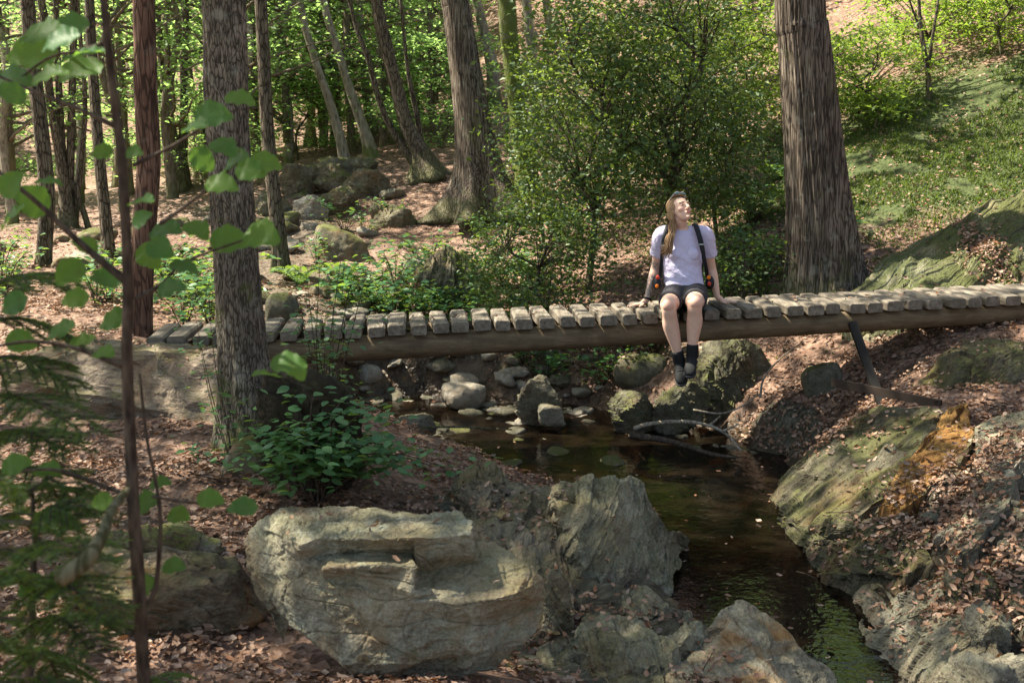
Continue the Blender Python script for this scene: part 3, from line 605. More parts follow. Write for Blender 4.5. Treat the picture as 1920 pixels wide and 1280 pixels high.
facet_rock('rock', 'small pale angular block left of the rust stained peak', [(1250, 1190, .24), (1285, 1168, .29), (1315, 1165, .28), (1330, 1195, .22), (1300, 1225, .17), (1255, 1225, .19), (1290, 1190, .27)], [(0, 1, 6), (1, 2, 6), (2, 3, 6), (3, 4, 6), (4, 5, 6), (5, 0, 6)], 'rock_schist', 6, rough=.6)
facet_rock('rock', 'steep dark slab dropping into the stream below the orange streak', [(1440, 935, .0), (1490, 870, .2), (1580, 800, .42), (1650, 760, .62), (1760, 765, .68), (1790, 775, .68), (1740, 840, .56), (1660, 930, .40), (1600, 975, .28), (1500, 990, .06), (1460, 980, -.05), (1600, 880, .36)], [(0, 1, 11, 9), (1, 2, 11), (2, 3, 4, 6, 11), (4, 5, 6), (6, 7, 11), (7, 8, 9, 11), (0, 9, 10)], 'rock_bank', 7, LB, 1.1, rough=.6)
rs_ = facet_rock('rock', 'slab face streaked bright orange with rust on the right bank', [(1775, 764, .69), (1812, 756, .71), (1826, 802, .67), (1800, 870, .59), (1735, 925, .495), (1690, 955, .425), (1648, 945, .425), (1715, 850, .575)], [(0, 1, 7), (1, 2, 3, 7), (7, 3, 4), (7, 4, 5, 6)], 'rock_rust', 8, LB, .9, rough=.5)
rv_ = ROCKS[-1][0]; a_, b_ = P(1790, 770, 7.42), P(1655, 935, 6.4); ab_ = b_-a_; t_ = np.clip(((rv_-a_)@ab_)/(ab_@ab_), 0, 1); attr(rs_, 'rust', 1-smooth(.06, .40, np.linalg.norm(rv_-a_-t_[:, None]*ab_, axis=1)))
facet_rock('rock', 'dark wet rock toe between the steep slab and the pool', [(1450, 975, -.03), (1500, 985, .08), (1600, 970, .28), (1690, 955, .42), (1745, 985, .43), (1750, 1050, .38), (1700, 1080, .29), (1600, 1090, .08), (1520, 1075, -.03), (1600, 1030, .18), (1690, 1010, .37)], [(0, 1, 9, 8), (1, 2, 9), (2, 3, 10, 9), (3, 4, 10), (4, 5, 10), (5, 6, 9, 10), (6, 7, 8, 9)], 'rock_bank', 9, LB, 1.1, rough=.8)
facet_rock('rock', 'rippled wet grey rock apron meeting the pool at lower right', [(1565, 1085, -.02), (1640, 1070, .14), (1740, 1065, .3), (1800, 1090, .33), (1870, 1180, .28), (1900, 1290, .2), (1850, 1350, .15), (1700, 1350, -.03), (1680, 1270, -.02), (1620, 1160, -.02), (1720, 1150, .21), (1760, 1200, .24), (1790, 1280, .18)], [(0, 1, 10, 9), (1, 2, 3, 10), (10, 3, 4, 11), (9, 10, 11, 8), (11, 4, 5, 12), (8, 11, 12, 7), (12, 5, 6, 7)], 'rock_grey', 10, LB, 1.3, rough=.8)
facet_rock('rock', 'long leaning grey slab at right edge with dark undercut', [(1830, 870, .68), (1890, 860, .74), (1908, 890, .73), (1892, 940, .65), (1855, 980, .58), (1815, 1040, .47), (1780, 1045, .44), (1800, 985, .53), (1825, 930, .61)], [(0, 1, 8), (1, 2, 3, 8), (8, 3, 4, 7), (7, 4, 5, 6)], 'rock_grey', 11, LB, .5, drop=.25, rough=.5)
facet_rock('rock', 'square grey block at right edge above the leaning slab', [(1828, 800, .72), (1880, 775, .79), (1945, 768, .86), (1945, 862, .75), (1890, 872, .71), (1838, 872, .66)], [(0, 1, 4, 5), (1, 2, 3, 4)], 'rock_grey', 12, LB, .5, rough=.5)
facet_rock('rock_slab', 'huge mossy rock slab sloping up to the right beyond the bridge', [(1572, 568, 0, 10.2), (1625, 520, 0, 10.4), (1690, 470, 0, 10.5), (1800, 412, 0, 10.6), (1925, 352, 0, 10.7), (2120, 270, 0, 10.8), (1600, 610, 0, 9.75), (1750, 620, 0, 9.4), (1900, 640, 0, 9.2), (2150, 640, 0, 9.2), (1690, 545, 0, 9.95), (1800, 500, 0, 10.0), (1910, 455, 0, 10.1), (2100, 400, 0, 10.1)],
  [(0, 1, 10, 6), (1, 2, 10), (2, 3, 11, 10), (3, 4, 12, 11), (4, 5, 13, 12), (6, 10, 7), (10, 11, 7), (11, 12, 8, 7), (12, 13, 9, 8)], 'rock_slab', 13, (.35, -.85, .1), 1.2, 6, drop=.6, rough=.8)
facet_rock('rock', 'long low pinkish slab with moss patch under the left end of the footbridge', [(0, 715, 0, 8.0), (50, 668, 0, 8.2), (170, 636, 0, 8.45), (300, 640, 0, 8.3), (440, 655, 0, 8.2), (440, 670, 0, 7.9), (300, 660, 0, 8.0), (150, 662, 0, 8.05), (60, 695, 0, 7.95), (430, 800, 0, 7.5), (300, 770, 0, 7.7), (130, 735, 0, 7.85)], [(1, 2, 7), (2, 3, 6, 7), (3, 4, 5, 6), (0, 1, 7, 8), (8, 7, 11), (7, 6, 10, 11), (6, 5, 9, 10), (0, 8, 11)], 'rock_pink', 14, (.1, .2, .95), .6, rough=.8)
# behind the bridge
rock('boulder', 'dark rounded boulder beside the slim trunk upstream of the bridge', (578, 420, 698, 515), 14, 'rock_moss', 'round', 81, .8, (0, 4, 0), .2, cat='boulder')
rock('boulder', 'tall leaning boulder behind the footbridge left of the holly', (785, 470, 905, 590), 12.3, 'rock_moss', 'jag', 82, .8, (0, -28, 0), .1, cat='boulder', layer=(.7, .1, -.5))
rock('rock', 'mossy dark stone just above the planks beside the plated trunk', (490, 545, 562, 610), 9.8, 'rock_dark', 'round', 83, .9)
rock('rock', 'pale grey stone by the path left of the tall leaning boulder', (755, 490, 835, 530), 13.2, 'rock_grey', 'slab', 84, .7)
pile = [((530, 308, 600, 360), 18, 'topmost left'), ((590, 312, 660, 352), 18.2, 'flat topped'), ((612, 350, 672, 402), 16.6, 'upright mossy'), ((545, 372, 618, 420), 16.2, 'pale tilted'), ((655, 322, 722, 362), 17.6, 'mossy green'), ((690, 382, 760, 432), 15.9, 'brown moss covered'), ((480, 362, 542, 412), 16.8, 'grey'), ((600, 300, 700, 330), 19, 'long ledge like'), ((560, 420, 620, 455), 15.3, 'sunlit white')]
for i, (bb, d, w) in enumerate(pile):
    rock('rock', w+' rock in the mossy rock pile upstream of the bridge', bb, d, 'rock_pale' if w in ('pale tilted', 'sunlit white') else 'rock_moss', 'jag', 90+i, .8, (0, RNG.uniform(-15, 15), RNG.uniform(0, 60)), .25, 4, group='rocks of the mossy pile')
for i, (bb, d, w) in enumerate([((700, 395, 775, 450), 15.6, 'left of the thick centre trunk'), ((845, 355, 905, 400), 16.3, 'touching the left roots of the thick centre trunk'), ((755, 325, 840, 372), 18, 'below the stump of the curved tree'), ((930, 330, 985, 372), 16.5, 'right of the thick centre trunk'), ((640, 455, 700, 485), 14.4, 'on the path behind the dark rounded boulder')]):
    rock('rock', 'moss covered earthy hummock '+w, bb, d, 'rock_moss', 'jag', 320+i, .9, (0, RNG.uniform(-12, 12), RNG.uniform(0, 50)), .5, 5)
# under the bridge, right
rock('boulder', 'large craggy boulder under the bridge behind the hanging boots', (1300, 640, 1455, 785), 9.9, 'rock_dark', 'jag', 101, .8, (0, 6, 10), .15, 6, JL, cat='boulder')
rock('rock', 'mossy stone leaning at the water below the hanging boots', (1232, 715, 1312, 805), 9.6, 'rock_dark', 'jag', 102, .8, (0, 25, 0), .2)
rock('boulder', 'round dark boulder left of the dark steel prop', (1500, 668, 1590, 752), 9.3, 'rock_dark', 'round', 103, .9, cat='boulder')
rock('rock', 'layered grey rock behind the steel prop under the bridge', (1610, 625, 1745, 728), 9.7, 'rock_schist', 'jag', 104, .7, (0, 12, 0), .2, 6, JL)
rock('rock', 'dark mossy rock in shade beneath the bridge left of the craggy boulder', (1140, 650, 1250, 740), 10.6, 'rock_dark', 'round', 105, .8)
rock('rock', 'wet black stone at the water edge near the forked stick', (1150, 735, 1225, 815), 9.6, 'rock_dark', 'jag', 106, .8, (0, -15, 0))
# right bank
rock('rock', 'small green grey block under the leaning slab at right edge', (1770, 975, 1850, 1075), 5.7, 'rock_grey', 'slab', 126, .7, (0, -32, 0), .2, 5, (-.5, -.2, .8))
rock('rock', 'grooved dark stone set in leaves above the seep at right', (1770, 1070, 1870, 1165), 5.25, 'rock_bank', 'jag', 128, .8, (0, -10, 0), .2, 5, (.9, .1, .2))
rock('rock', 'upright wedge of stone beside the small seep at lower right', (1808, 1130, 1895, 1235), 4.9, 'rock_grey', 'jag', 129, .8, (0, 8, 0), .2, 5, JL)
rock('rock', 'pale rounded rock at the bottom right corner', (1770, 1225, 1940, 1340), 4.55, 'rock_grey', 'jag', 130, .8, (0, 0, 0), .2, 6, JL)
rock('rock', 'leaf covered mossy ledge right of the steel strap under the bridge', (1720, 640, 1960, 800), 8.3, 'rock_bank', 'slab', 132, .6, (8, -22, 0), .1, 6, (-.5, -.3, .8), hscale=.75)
# stream stones
rock('stone', 'pale flat topped stone midstream below the log beam', (815, 710, 915, 765), 10.5, 'rock_pale', 'round', 141, .8, cat='stone', sink=.2)
rock('stone', 'upright grey green stone standing in the water below the bridge', (972, 708, 1048, 790), 9.9, 'rock_grey', 'jag', 142, .8, (0, -8, 0), .2, cat='stone')
rock('stone', 'low stone at the foot of the upright grey green stone', (1005, 755, 1065, 800), 9.6, 'rock_grey', 'round', 143, .8, cat='stone')
rock('stone', 'flat stone in shallow water at the left shore below the hazel leaves', (728, 780, 815, 815), 9.0, 'rock_grey', 'slab', 144, .7, cat='stone')
rock('stone', 'long pale slab on the far shore under the log beam', (785, 672, 920, 705), 11.6, 'rock_pale', 'slab', 145, .5, cat='stone')
rock('stone', 'grey white stone on the far shore next to the bridge abutment', (655, 678, 725, 722), 11.0, 'rock_pale', 'round', 146, .8, cat='stone')
sv = [rock_shape((1, .75, .42), 150+i, 'slab' if i % 3 else 'round', 4) for i in range(6)]
sm = []
for i, (V, Fc) in enumerate(sv):
    mb = MB(); mb.add(V, Fc); sm.append([mb.mesh('stone', M[k]) for k in ('rock_pale', 'rock_grey', 'rock_moss')])
def stones(n, gen, label, group, smin_, smax_, mats=(0, 1)):
    pts = np.array([gen() for _ in range(n)]); zz = terrain(pts[:, :2])
    for p, z in zip(pts, zz):
        sz = RNG.uniform(smin_, smax_)**1.0; i = RNG.integers(6); o = bpy.data.objects.new('stone', sm[i][mats[RNG.integers(len(mats))]]); COL.objects.link(o)
        o.location = (p[0], p[1], max(z, -.05)+sz*.15); o.scale = (sz, sz, sz); o.rotation_euler = (RNG.uniform(-.3, .3), RNG.uniform(-.3, .3), RNG.uniform(0, 6.3)); tag(o, label, 'stone', group)
def along(pl, w):
    def f():
        k = RNG.integers(len(pl)-1); t = RNG.uniform(); p = pl[k]*(1-t)+pl[k+1]*t; return p+RNG.normal(size=2)*w
    return f
far_shore = np.array([PZ(690, 720, .02)[:2], PZ(780, 712, .02)[:2], PZ(880, 735, .02)[:2], PZ(980, 745, 0.02)[:2], PZ(1120, 760, .02)[:2]])
stones(120, along(far_shore, .42), 'small pale stone on the pebbly far shore of the stream under the bridge', 'stones of the far shore', .035, .15)
stones(40, along(STONY, .75), 'small pale stone in the dry stream bed upstream of the bridge', 'stones of the dry stream bed', .06, .22, (0, 1, 2))
stones(42, along(np.array([PZ(1060, 830, 0)[:2], PZ(900, 800, 0)[:2], PZ(760, 790, 0)[:2]]), .3), 'flat dark stone barely breaking the water surface below the bridge', 'stones in the shallow water', .05, .14, (1, 2))
stones(16, along(np.array([PZ(1200, 810, 0)[:2], PZ(1330, 830, 0)[:2], PZ(1420, 870, 0.02)[:2]]), .15), 'small dark stone by the forked stick at the water edge', 'stones by the forked stick', .04, .11, (1, 2))
stones(26, lambda: P(RNG.uniform(40, 420), 0, 1)[:2]*0+np.array([RNG.uniform(-6.8, -2.6), RNG.uniform(11.5, 16)]), 'grey stone among low plants far left beyond the bridge end', 'stones far left beyond the bridge', .08, .3, (0, 2, 2))
stones(14, lambda: np.array([RNG.uniform(2.2, 3.0), RNG.uniform(4.6, 6.2)]), 'small grey stone among dead leaves on the right bank', 'stones on the right bank', .03, .08, (1,))

# ------------------------------------------------------------------ footbridge
BA = P(280, 633, 8.35); BB = P(1883, 555, 8.97)
axis = norm(BB-BA); perp = norm(np.array([-axis[1], axis[0], 0])); upv = np.cross(axis, perp); upv *= np.sign(upv[2])
Lb = np.linalg.norm(BB-BA)
BR = np.column_stack([axis, perp, upv])
def bp(s, t, u): return BA+axis*s+perp*t+upv*u     # along, across (away from camera), up
br = thing('footbridge', 'wooden plank footbridge on log beams crossing the stream', 'footbridge', bp(Lb*.5, .35, -.28))
npl = int((Lb+.9)/.1635)
for i in range(npl):
    r = np.random.default_rng(500+i); w = .064+r.uniform(-.007, .007); h = .04; ch = .015; ln = .335+r.uniform(-.012, .012)
    s = .04+i*.1635+r.uniform(-.006, .006); yoff = .335+r.uniform(-.018, .018); yaw = r.uniform(-.035, .035)
    prof = np.array([(-w, -h+ch*.6), (-w+ch*.7, -h), (w-ch*.7, -h), (w, -h+ch*.6), (w, h-ch), (w-ch, h), (-w+ch, h), (-w, h-ch)])
    ny = 14; V = []
    for k in range(ny):
        t = -1+2*k/(ny-1); e = 1-.05*(abs(t) > .99)
        for a, b in prof:
            V.append((a*e+math.sin(yaw)*t*ln, t*ln, b*e))
    V = np.array(V); V = V+np.column_stack([fbm(V*9+i*3.1, 3)*.004, 0*V[:, 0], fbm(V*7+i*5, 3)*.004]); n8 = 8
    mb = MB(); wv = (V@BR.T)+bp(s, yoff, -.04+r.uniform(-.004, .004))
    mb.add(wv, [grid_faces(ny, n8), np.array([list(range(n8))]), np.array([[(ny-1)*n8+j for j in range(n8)][::-1]])])
    ob = mb.build('plank', M['plank'], origin=bp(s, yoff, -.04), smooth=False); ob.parent = br
    ob.location = tuple(np.array(bp(s, yoff, -.04))-np.array(br.location))
    # keep plank grain along its own length
def logrip(C, th, r): return 1+.05*perlin(np.column_stack([np.repeat(C[:, 0]*1.6, len(th)), np.tile(np.cos(th)*1.5, len(C)), np.tile(np.sin(th)*1.5, len(C))])).reshape(len(C), len(th))
for t, nm in ((.115, 'front'), (.56, 'back')):
    mb = MB(); tube(mb, [bp(.05, t, -.182), bp(Lb*.5, t, -.174), bp(Lb+.75, t, -.158)], [.102, .094, .076], 20, 60, ripple=logrip)
    mb.build('log_beam', M['log'], br)
mb = MB(); p0 = P(1598, 605, 8.85); p1 = P(1656, 765, 8.42)
def bar(mb, a, b, w, t):
    T = norm(b-a); s_ = norm(np.cross(T, [0, 1, 0])); q = np.cross(s_, T); box(mb, (a+b)/2, (w/2, t/2, np.linalg.norm(b-a)/2), np.column_stack([s_, q, T]))
bar(mb, p0, p1, .062, .05); mb.build('steel_prop', M['steel'], br, smooth=False)
mb = MB(); bar(mb, P(1560, 716, 8.5), P(1765, 758, 7.78), .06, .02); mb.build('steel_strap', M['strap_steel'], br, smooth=False)
# timber sill under each end
mb = MB(); box(mb, bp(.12, .34, -.30), (.10, .48, .10), BR); mb.build('sill_beam', M['log'], br, smooth=False)

# ------------------------------------------------------------------ trees
def crown_mesh(seed, n_limb, H, rad, n_leaf, lsize, leafmat, barkmat, flat=.25, tilt=.4):
    rng = np.random.default_rng(seed); mb = MB()
    pos = []; ax = []
    tube(mb, [(0, 0, -.3), (rng.normal()*.15, rng.normal()*.15, H*.5), (rng.normal()*.3, rng.normal()*.3, H)], [.11, .07, .015], 6, 8, 1)
    for i in range(n_limb):
        z0 = H*rng.uniform(.0, .85); a = rng.uniform(0, 2*np.pi); L = rad*rng.uniform(.55, 1.)*(1-.4*z0/H)
        d = np.array([math.cos(a), math.sin(a), rng.uniform(.0, .55)]); p = [np.array([0, 0, z0])]
        for k in range(4): p.append(p[-1]+d*L/4+rng.normal(size=3)*L*.04)
        tube(mb, p, np.linspace(.045, .008, 5), 5, None, 1)
        p = np.array(p); nl = n_leaf//n_limb
        ncl = 9; cl = rng.uniform(.25, 1.05, ncl); cc = np.array([p[min(int(c*4), 3)]+(p[min(int(c*4), 3)+1]-p[min(int(c*4), 3)])*(c*4-min(int(c*4), 3)) for c in cl])+rng.normal(size=(ncl, 3))*np.array([.35, .35, .18])
        k = rng.integers(ncl, size=nl); pos.append(cc[k]+rng.normal(size=(nl, 3))*np.array([.30, .30, .30*flat+.03]))
    pos = np.concatenate(pos); n = len(pos)
    an = rng.uniform(0, 2*np.pi, n); ax = np.column_stack([np.cos(an), np.sin(an), rng.normal(size=n)*.25-.1]); nr = np.column_stack([rng.normal(size=(n, 2))*tilt, np.ones(n)])
    sz = lsize*rng.uniform(.6, 1.2, n); leaves(mb, pos, ax, nr, sz, sz*.62, 'rhomb', 0)
    return mb.mesh('crown', [leafmat, barkmat])
CROWNS = [crown_mesh(s, 16, 5.0, 2.8, 1750, .17, M['canopy'], M['bark_c'], .6) for s in (1, 2, 3)]
THIN = [crown_mesh(s, 12, 5.0, 2.6, 650, .17, M['canopy'], M['bark_c'], .6) for s in (4, 5, 6)]
LOWCROWN = [] and [crown_mesh(s, 22, 6.5, 2.5, 5200, .115, M['beech'], M['bark_c'], .22) for s in (11, 12, 13, 14)]
def trunk_tube(mb, C, rad, sides, n, seed=0, flare=.6, ridge=.05, freq=9, zs=1.0, fl_h=.28, lobes=5):
    off = seed*13.7
    def rip(Cc, th, r):
        m, k = len(Cc), len(th); h = Cc[:, 2]-Cc[0, 2]
        g = np.column_stack([np.tile(np.cos(th), m)*freq*.35+off, np.tile(np.sin(th), m)*freq*.35, np.repeat(Cc[:, 2]*zs, k)])
        a = perlin(g).reshape(m, k); b = perlin(g*2.3).reshape(m, k); c = perlin(np.column_stack([np.tile(np.cos(th), m)*1.2+off, np.tile(np.sin(th), m)*1.2, np.repeat(Cc[:, 2]*.7, k)])).reshape(m, k)
        lob = (.5+.5*np.cos(th*lobes+off+.6*np.sin(th*2+off)))[None, :]
        fl = np.exp(-np.maximum(h, 0)/fl_h)[:, None]
        return 1+ridge*(-np.abs(a)*1.9+.45+b*.7)+.06*c+flare*fl*(.35+lob)
    return tube(mb, C, rad, sides, n, 0, True, rip)
def spec_tree(label, pix, wid, d, mat, name='beech_tree', cat='tree', top=8.5, crown=0, flare=.5, ridge=.05, freq=9, zs=1., sides=40, n=90, group=None, seed=1, dd=0., fl_h=.28, crowns=True, stems=None, cscale=1.):
    """pix: base->up pixel path of the trunk axis, wid: trunk width in photo pixels at each point"""
    pts = [P(x, y, d+dd*i/(len(pix)-1)) for i, (x, y) in enumerate(pix)]
    b = pts[0]; g = tz(b[0], b[1]); base = np.array([b[0], b[1], min(g, b[2])-.08])
    pts = [base]+[p for p in pts if p[2] > base[2]+.12]; rad = [wid[0]*MPP(d)/2]+[w*MPP(d)/2 for w in wid[len(wid)-len(pts)+1:]]
    dirn = norm(pts[-1]-pts[-2]); dirn = norm(dirn+np.array([0, 0, .6])); k = (top-pts[-1][2])/dirn[2]
    if k > 0: pts.append(pts[-1]+dirn*k); rad.append(rad[-1]*.75)
    o = thing(name, label, cat, base, group)
    mb = MB(); trunk_tube(mb, np.array(pts), np.array(rad), sides, n, seed, flare, ridge, freq, zs, fl_h); mb.build('trunk', M[mat], o)
    for st in (stems or []):
        sp = [P(x, y, d+.1) for x, y in st[0]]; sp[0] = sp[0]-np.array([0, 0, .1]); sr = [w*MPP(d)/2 for w in st[1]]
        dn = norm(norm(sp[-1]-sp[-2])+np.array([0, 0, .6])); sp.append(sp[-1]+dn*max(.5, (top*.8-sp[-1][2])/dn[2])); sr.append(sr[-1]*.6)
        mb = MB(); trunk_tube(mb, np.array(sp), np.array(sr), 14, 40, seed+3, .2, .05, 6); mb.build('trunk', M[mat], o)
    if crowns:
        c = bpy.data.objects.new('crown', (THIN if d >= 12 else CROWNS)[crown % 3]); COL.objects.link(c); c.parent = o; c.location = tuple(pts[-1]-base-np.array([0, 0, 1.2])); c.rotation_euler = (0, 0, seed*1.7); c.scale = (cscale,)*3
    return o
spec_tree('plated grey bark trunk standing in front of the left part of the footbridge', [(478, 905), (470, 800), (455, 650), (440, 450), (425, 200), (418, -40)], [120, 104, 90, 82, 78, 75], 7.0, 'bark_a', crown=0, flare=.95, ridge=.07, freq=10, zs=2.5, sides=120, n=260, seed=1, fl_h=.34, top=7.5)
spec_tree('massive fibrous bark trunk right of the woman beyond the bridge', [(1548, 560), (1545, 500), (1535, 400), (1526, 300), (1516, 180), (1505, 60), (1498, -50)], [150, 132, 118, 106, 96, 90, 86], 10.8, 'bark_b', crown=1, flare=.35, ridge=.085, freq=22, zs=.35, sides=180, n=200, seed=2, fl_h=.3)
spec_tree('thick tapering trunk with mossy roots on the leaf slope at centre', [(908, 392), (902, 340), (890, 250), (872, 130), (856, 20), (846, -60)], [98, 80, 66, 56, 50, 47], 15.6, 'bark_b', crown=2, flare=1.2, ridge=.05, freq=12, sides=80, n=120, seed=3, fl_h=.45)
spec_tree('reddish smooth trunk just left of the plated trunk', [(262, 640), (265, 560), (270, 440), (278, 300), (272, 150), (268, -40)], [44, 40, 42, 42, 42, 38], 9.3, 'bark_red', 'pine_tree', crown=1, ridge=.03, flare=.15, seed=4)
spec_tree('slim dark trunk right of the plated trunk beside the dark boulder', [(526, 505), (522, 440), (510, 330), (500, 220), (494, 100), (487, -40)], [30, 27, 25, 24, 23, 22], 13, 'bark_c', crown=0, seed=5, sides=24)
spec_tree('straight slim trunk between the foreground sapling and far left trunk', [(206, 500), (200, 430), (188, 310), (178, 190), (170, 60), (166, -40)], [24, 22, 20, 19, 18, 17], 13, 'bark_c', crown=2, seed=6, sides=24)
spec_tree('leftmost thick trunk rising from low plants at far left', [(76, 545), (84, 460), (88, 360), (74, 220), (58, 90), (48, -40)], [34, 28, 28, 27, 26, 25], 12.2, 'bark_c', crown=1, seed=7, sides=24)
spec_tree('clump of leaning stems behind the leftmost thick trunk', [(126, 425), (124, 380), (112, 290), (92, 170), (84, 40), (70, -50)], [34, 24, 18, 16, 14, 13], 16.5, 'bark_c', crown=0, seed=8, sides=20, stems=[([(126, 420), (118, 300), (110, 150), (104, -20)], [18, 14, 12, 10]), ([(130, 420), (132, 300), (136, 150), (138, -20)], [18, 15, 13, 12]), ([(138, 420), (150, 320), (160, 200), (150, 60)], [12, 10, 8, 7]), ([(136, 330), (158, 400), (180, 470)], [8, 9, 10])])
spec_tree('mossy ivy clad trunk between centre trunk and holly', [(992, 350), (984, 300), (970, 200), (958, 100), (948, -40)], [42, 36, 33, 32, 32], 16.2, 'bark_ivy', crown=2, seed=9, sides=24)
spec_tree('curved dark multi stemmed tree leaning left from a bank stump', [(802, 330), (790, 290), (765, 240), (745, 170), (725, 90), (702, -30)], [60, 34, 26, 25, 24, 22], 18, 'bark_c', crown=0, seed=10, sides=24, flare=.7, stems=[([(790, 310), (745, 260), (715, 200), (690, 110), (660, 20)], [18, 13, 11, 10, 8]), ([(792, 300), (786, 240), (770, 160), (760, 90)], [14, 11, 9, 7])])
spec_tree('pale slim trunk leaning left above the mossy rock pile', [(652, 330), (640, 270), (618, 190), (590, 110), (555, -30)], [24, 19, 16, 14, 13], 19.5, 'bark_pale', crown=1, seed=11, sides=18)
spec_tree('pale slim trunk curving over the top of the mossy rock pile', [(700, 300), (685, 250), (660, 180), (632, 90), (600, -30)], [28, 20, 17, 15, 13], 20, 'bark_pale', crown=2, seed=12, sides=18)
spec_tree('upright grey trunk behind the curved multi stemmed tree', [(700, 240), (690, 200), (682, 120), (672, 0), (668, -40)], [18, 16, 15, 13, 12], 23, 'bark_pale', crown=0, seed=13, sides=16)
spec_tree('dark twin stemmed tree behind the reddish trunk', [(335, 310), (325, 260), (312, 180), (300, 80), (290, -40)], [34, 18, 15, 13, 11], 20, 'bark_c', crown=1, seed=14, sides=18, stems=[([(340, 305), (345, 220), (345, 120), (348, 0)], [20, 16, 14, 12]), ([(330, 300), (310, 240), (300, 180), (290, 110)], [14, 11, 9, 8])])
spec_tree('pale trunk high on the slope right of the thick centre trunk', [(925, 140), (915, 90), (898, 20), (888, -40)], [24, 20, 18, 17], 24, 'bark_pale', crown=0, seed=15, sides=16)
spec_tree('thin grey trunk behind holly left of the ivy clad trunk top', [(1005, 210), (1000, 140), (992, 50), (985, -40)], [20, 18, 17, 16], 21, 'bark_pale', crown=1, seed=16, sides=16)
spec_tree('thin trunk with bare branches at top right above the moss', [(1742, 175), (1738, 120), (1728, 60), (1722, -30)], [9, 8, 7, 6], 14.8, 'bark_c', crown=0, seed=17, sides=10, top=6.5, stems=[([(1740, 120), (1750, 60), (1762, -20)], [6, 5, 4]), ([(1736, 100), (1722, 50), (1700, -20)], [6, 4, 3])], cscale=.6)

for i, (x0, x1, yb, w, d, mt, lab) in enumerate([(236, 214, 300, 13, 20, 'bark_mid', 'slim brown trunk just left of the reddish trunk'), (372, 340, 300, 12, 22, 'bark_mid', 'slim trunk between the reddish and the plated trunk'), (480, 470, 300, 14, 22, 'bark_mid', 'slim trunk showing just right of the plated trunk'), (545, 520, 290, 11, 23, 'bark_pale', 'slender pale trunk right of the slim dark trunk'), (586, 566, 270, 10, 25, 'bark_mid', 'slender trunk at the far end of the mossy rock pile'), (742, 640, 240, 12, 22, 'bark_pale', 'slender pale trunk crossing behind the curved multi stemmed tree'), (788, 740, 215, 10, 25, 'bark_mid', 'slender trunk left of the thick centre trunk'), (22, 8, 360, 14, 18, 'bark_mid', 'slim trunk at the very left edge'), (150, 165, 330, 10, 22, 'bark_pale', 'slender pale trunk behind the clump of leaning stems'), (860, 820, 160, 12, 26, 'bark_mid', 'slender trunk behind the top of the thick centre trunk')]):
    spec_tree(lab, [(x0, yb), (x0-(x0-x1)*.25, yb*.7), (x0-(x0-x1)*.6, yb*.35), (x1, -30)], [w*1.5, w, w*.9, w*.8], d, mt, crown=i, seed=30+i, sides=14, n=40, cscale=.8)
# the wood behind: individually placed trees, foliage in flat sprays
BGT = []
for v in range(4):
    rng = np.random.default_rng(60+v); mb = MB(); H = 9
    pts = [np.zeros(3)-np.array([0, 0, .2])]
    for k in range(5): pts.append(np.array([rng.normal()*.22*(k+1)*.5, rng.normal()*.22*(k+1)*.5, (k+1)*H/5]))
    trunk_tube(mb, np.array(pts), np.linspace(.12, .04, 6), 14, 40, v, .5, .05, 6); BGT.append(mb.mesh('trunk', M['bark_pale'] if v % 2 else M['bark_mid']))
BGC = [crown_mesh(70+v, 26, 4.6, 3.0, 1400, .155, M['beech'], M['bark_mid'], .10, .7) for v in range(4)]
def bg_tree(x, y, label, group, sc, low, name='beech_tree'):
    v = int(RNG.integers(4)); z = tz(x, y); o = thing(name, label, 'tree', (x, y, z), group)
    t_ = bpy.data.objects.new('trunk', BGT[v]); COL.objects.link(t_); t_.parent = o
    c = bpy.data.objects.new('crown', BGC[v]); COL.objects.link(c); c.parent = o; c.location = (0, 0, low/sc)
    o.rotation_euler = (0, 0, RNG.uniform(0, 6.3)); o.scale = (sc, sc, sc*RNG.uniform(.9, 1.15))
zones = [((-15, -7.5), (19, 32), 9, 'slim beech with pale layered leaves in the wood at far left', 'beeches in the far left wood', 1.6),
         ((-7.5, -3.5), (22, 34), 8, 'slim beech with layered leaves in the wood behind the reddish and plated trunks', 'beeches behind the reddish and plated trunks', 1.6),
         ((-3.8, -.5), (25, 36), 7, 'slim beech with layered leaves in the wood above the mossy rock pile', 'beeches above the mossy rock pile', 1.5),
         ((-1.5, 3.5), (29, 40), 9, 'slim beech with layered leaves on the ridge behind the thick centre trunk', 'beeches on the centre ridge', 1.5),
         ((3, 14), (24, 36), 14, 'slim beech with yellow green leaves high on the right hillside', 'beeches high on the right hillside', 1.0),
         ((-22, 2), (31, 52), 48, 'distant beech seen only as soft green layers in the left background', 'distant beeches of the left background', .5),
         ((1, 24), (40, 55), 22, 'distant beech on top of the hill in the right background', 'distant beeches on the hilltop', .5)]
for (xa, xb), (ya, yb), n, lab, grp, low in zones:
    for i in range(n):
        bg_tree(xa+(xb-xa)*((i+.5)/n+RNG.uniform(-.5, .5)*.6), RNG.uniform(ya, yb), lab, grp, RNG.uniform(.75, 1.25), low*RNG.uniform(.6, 1.5))
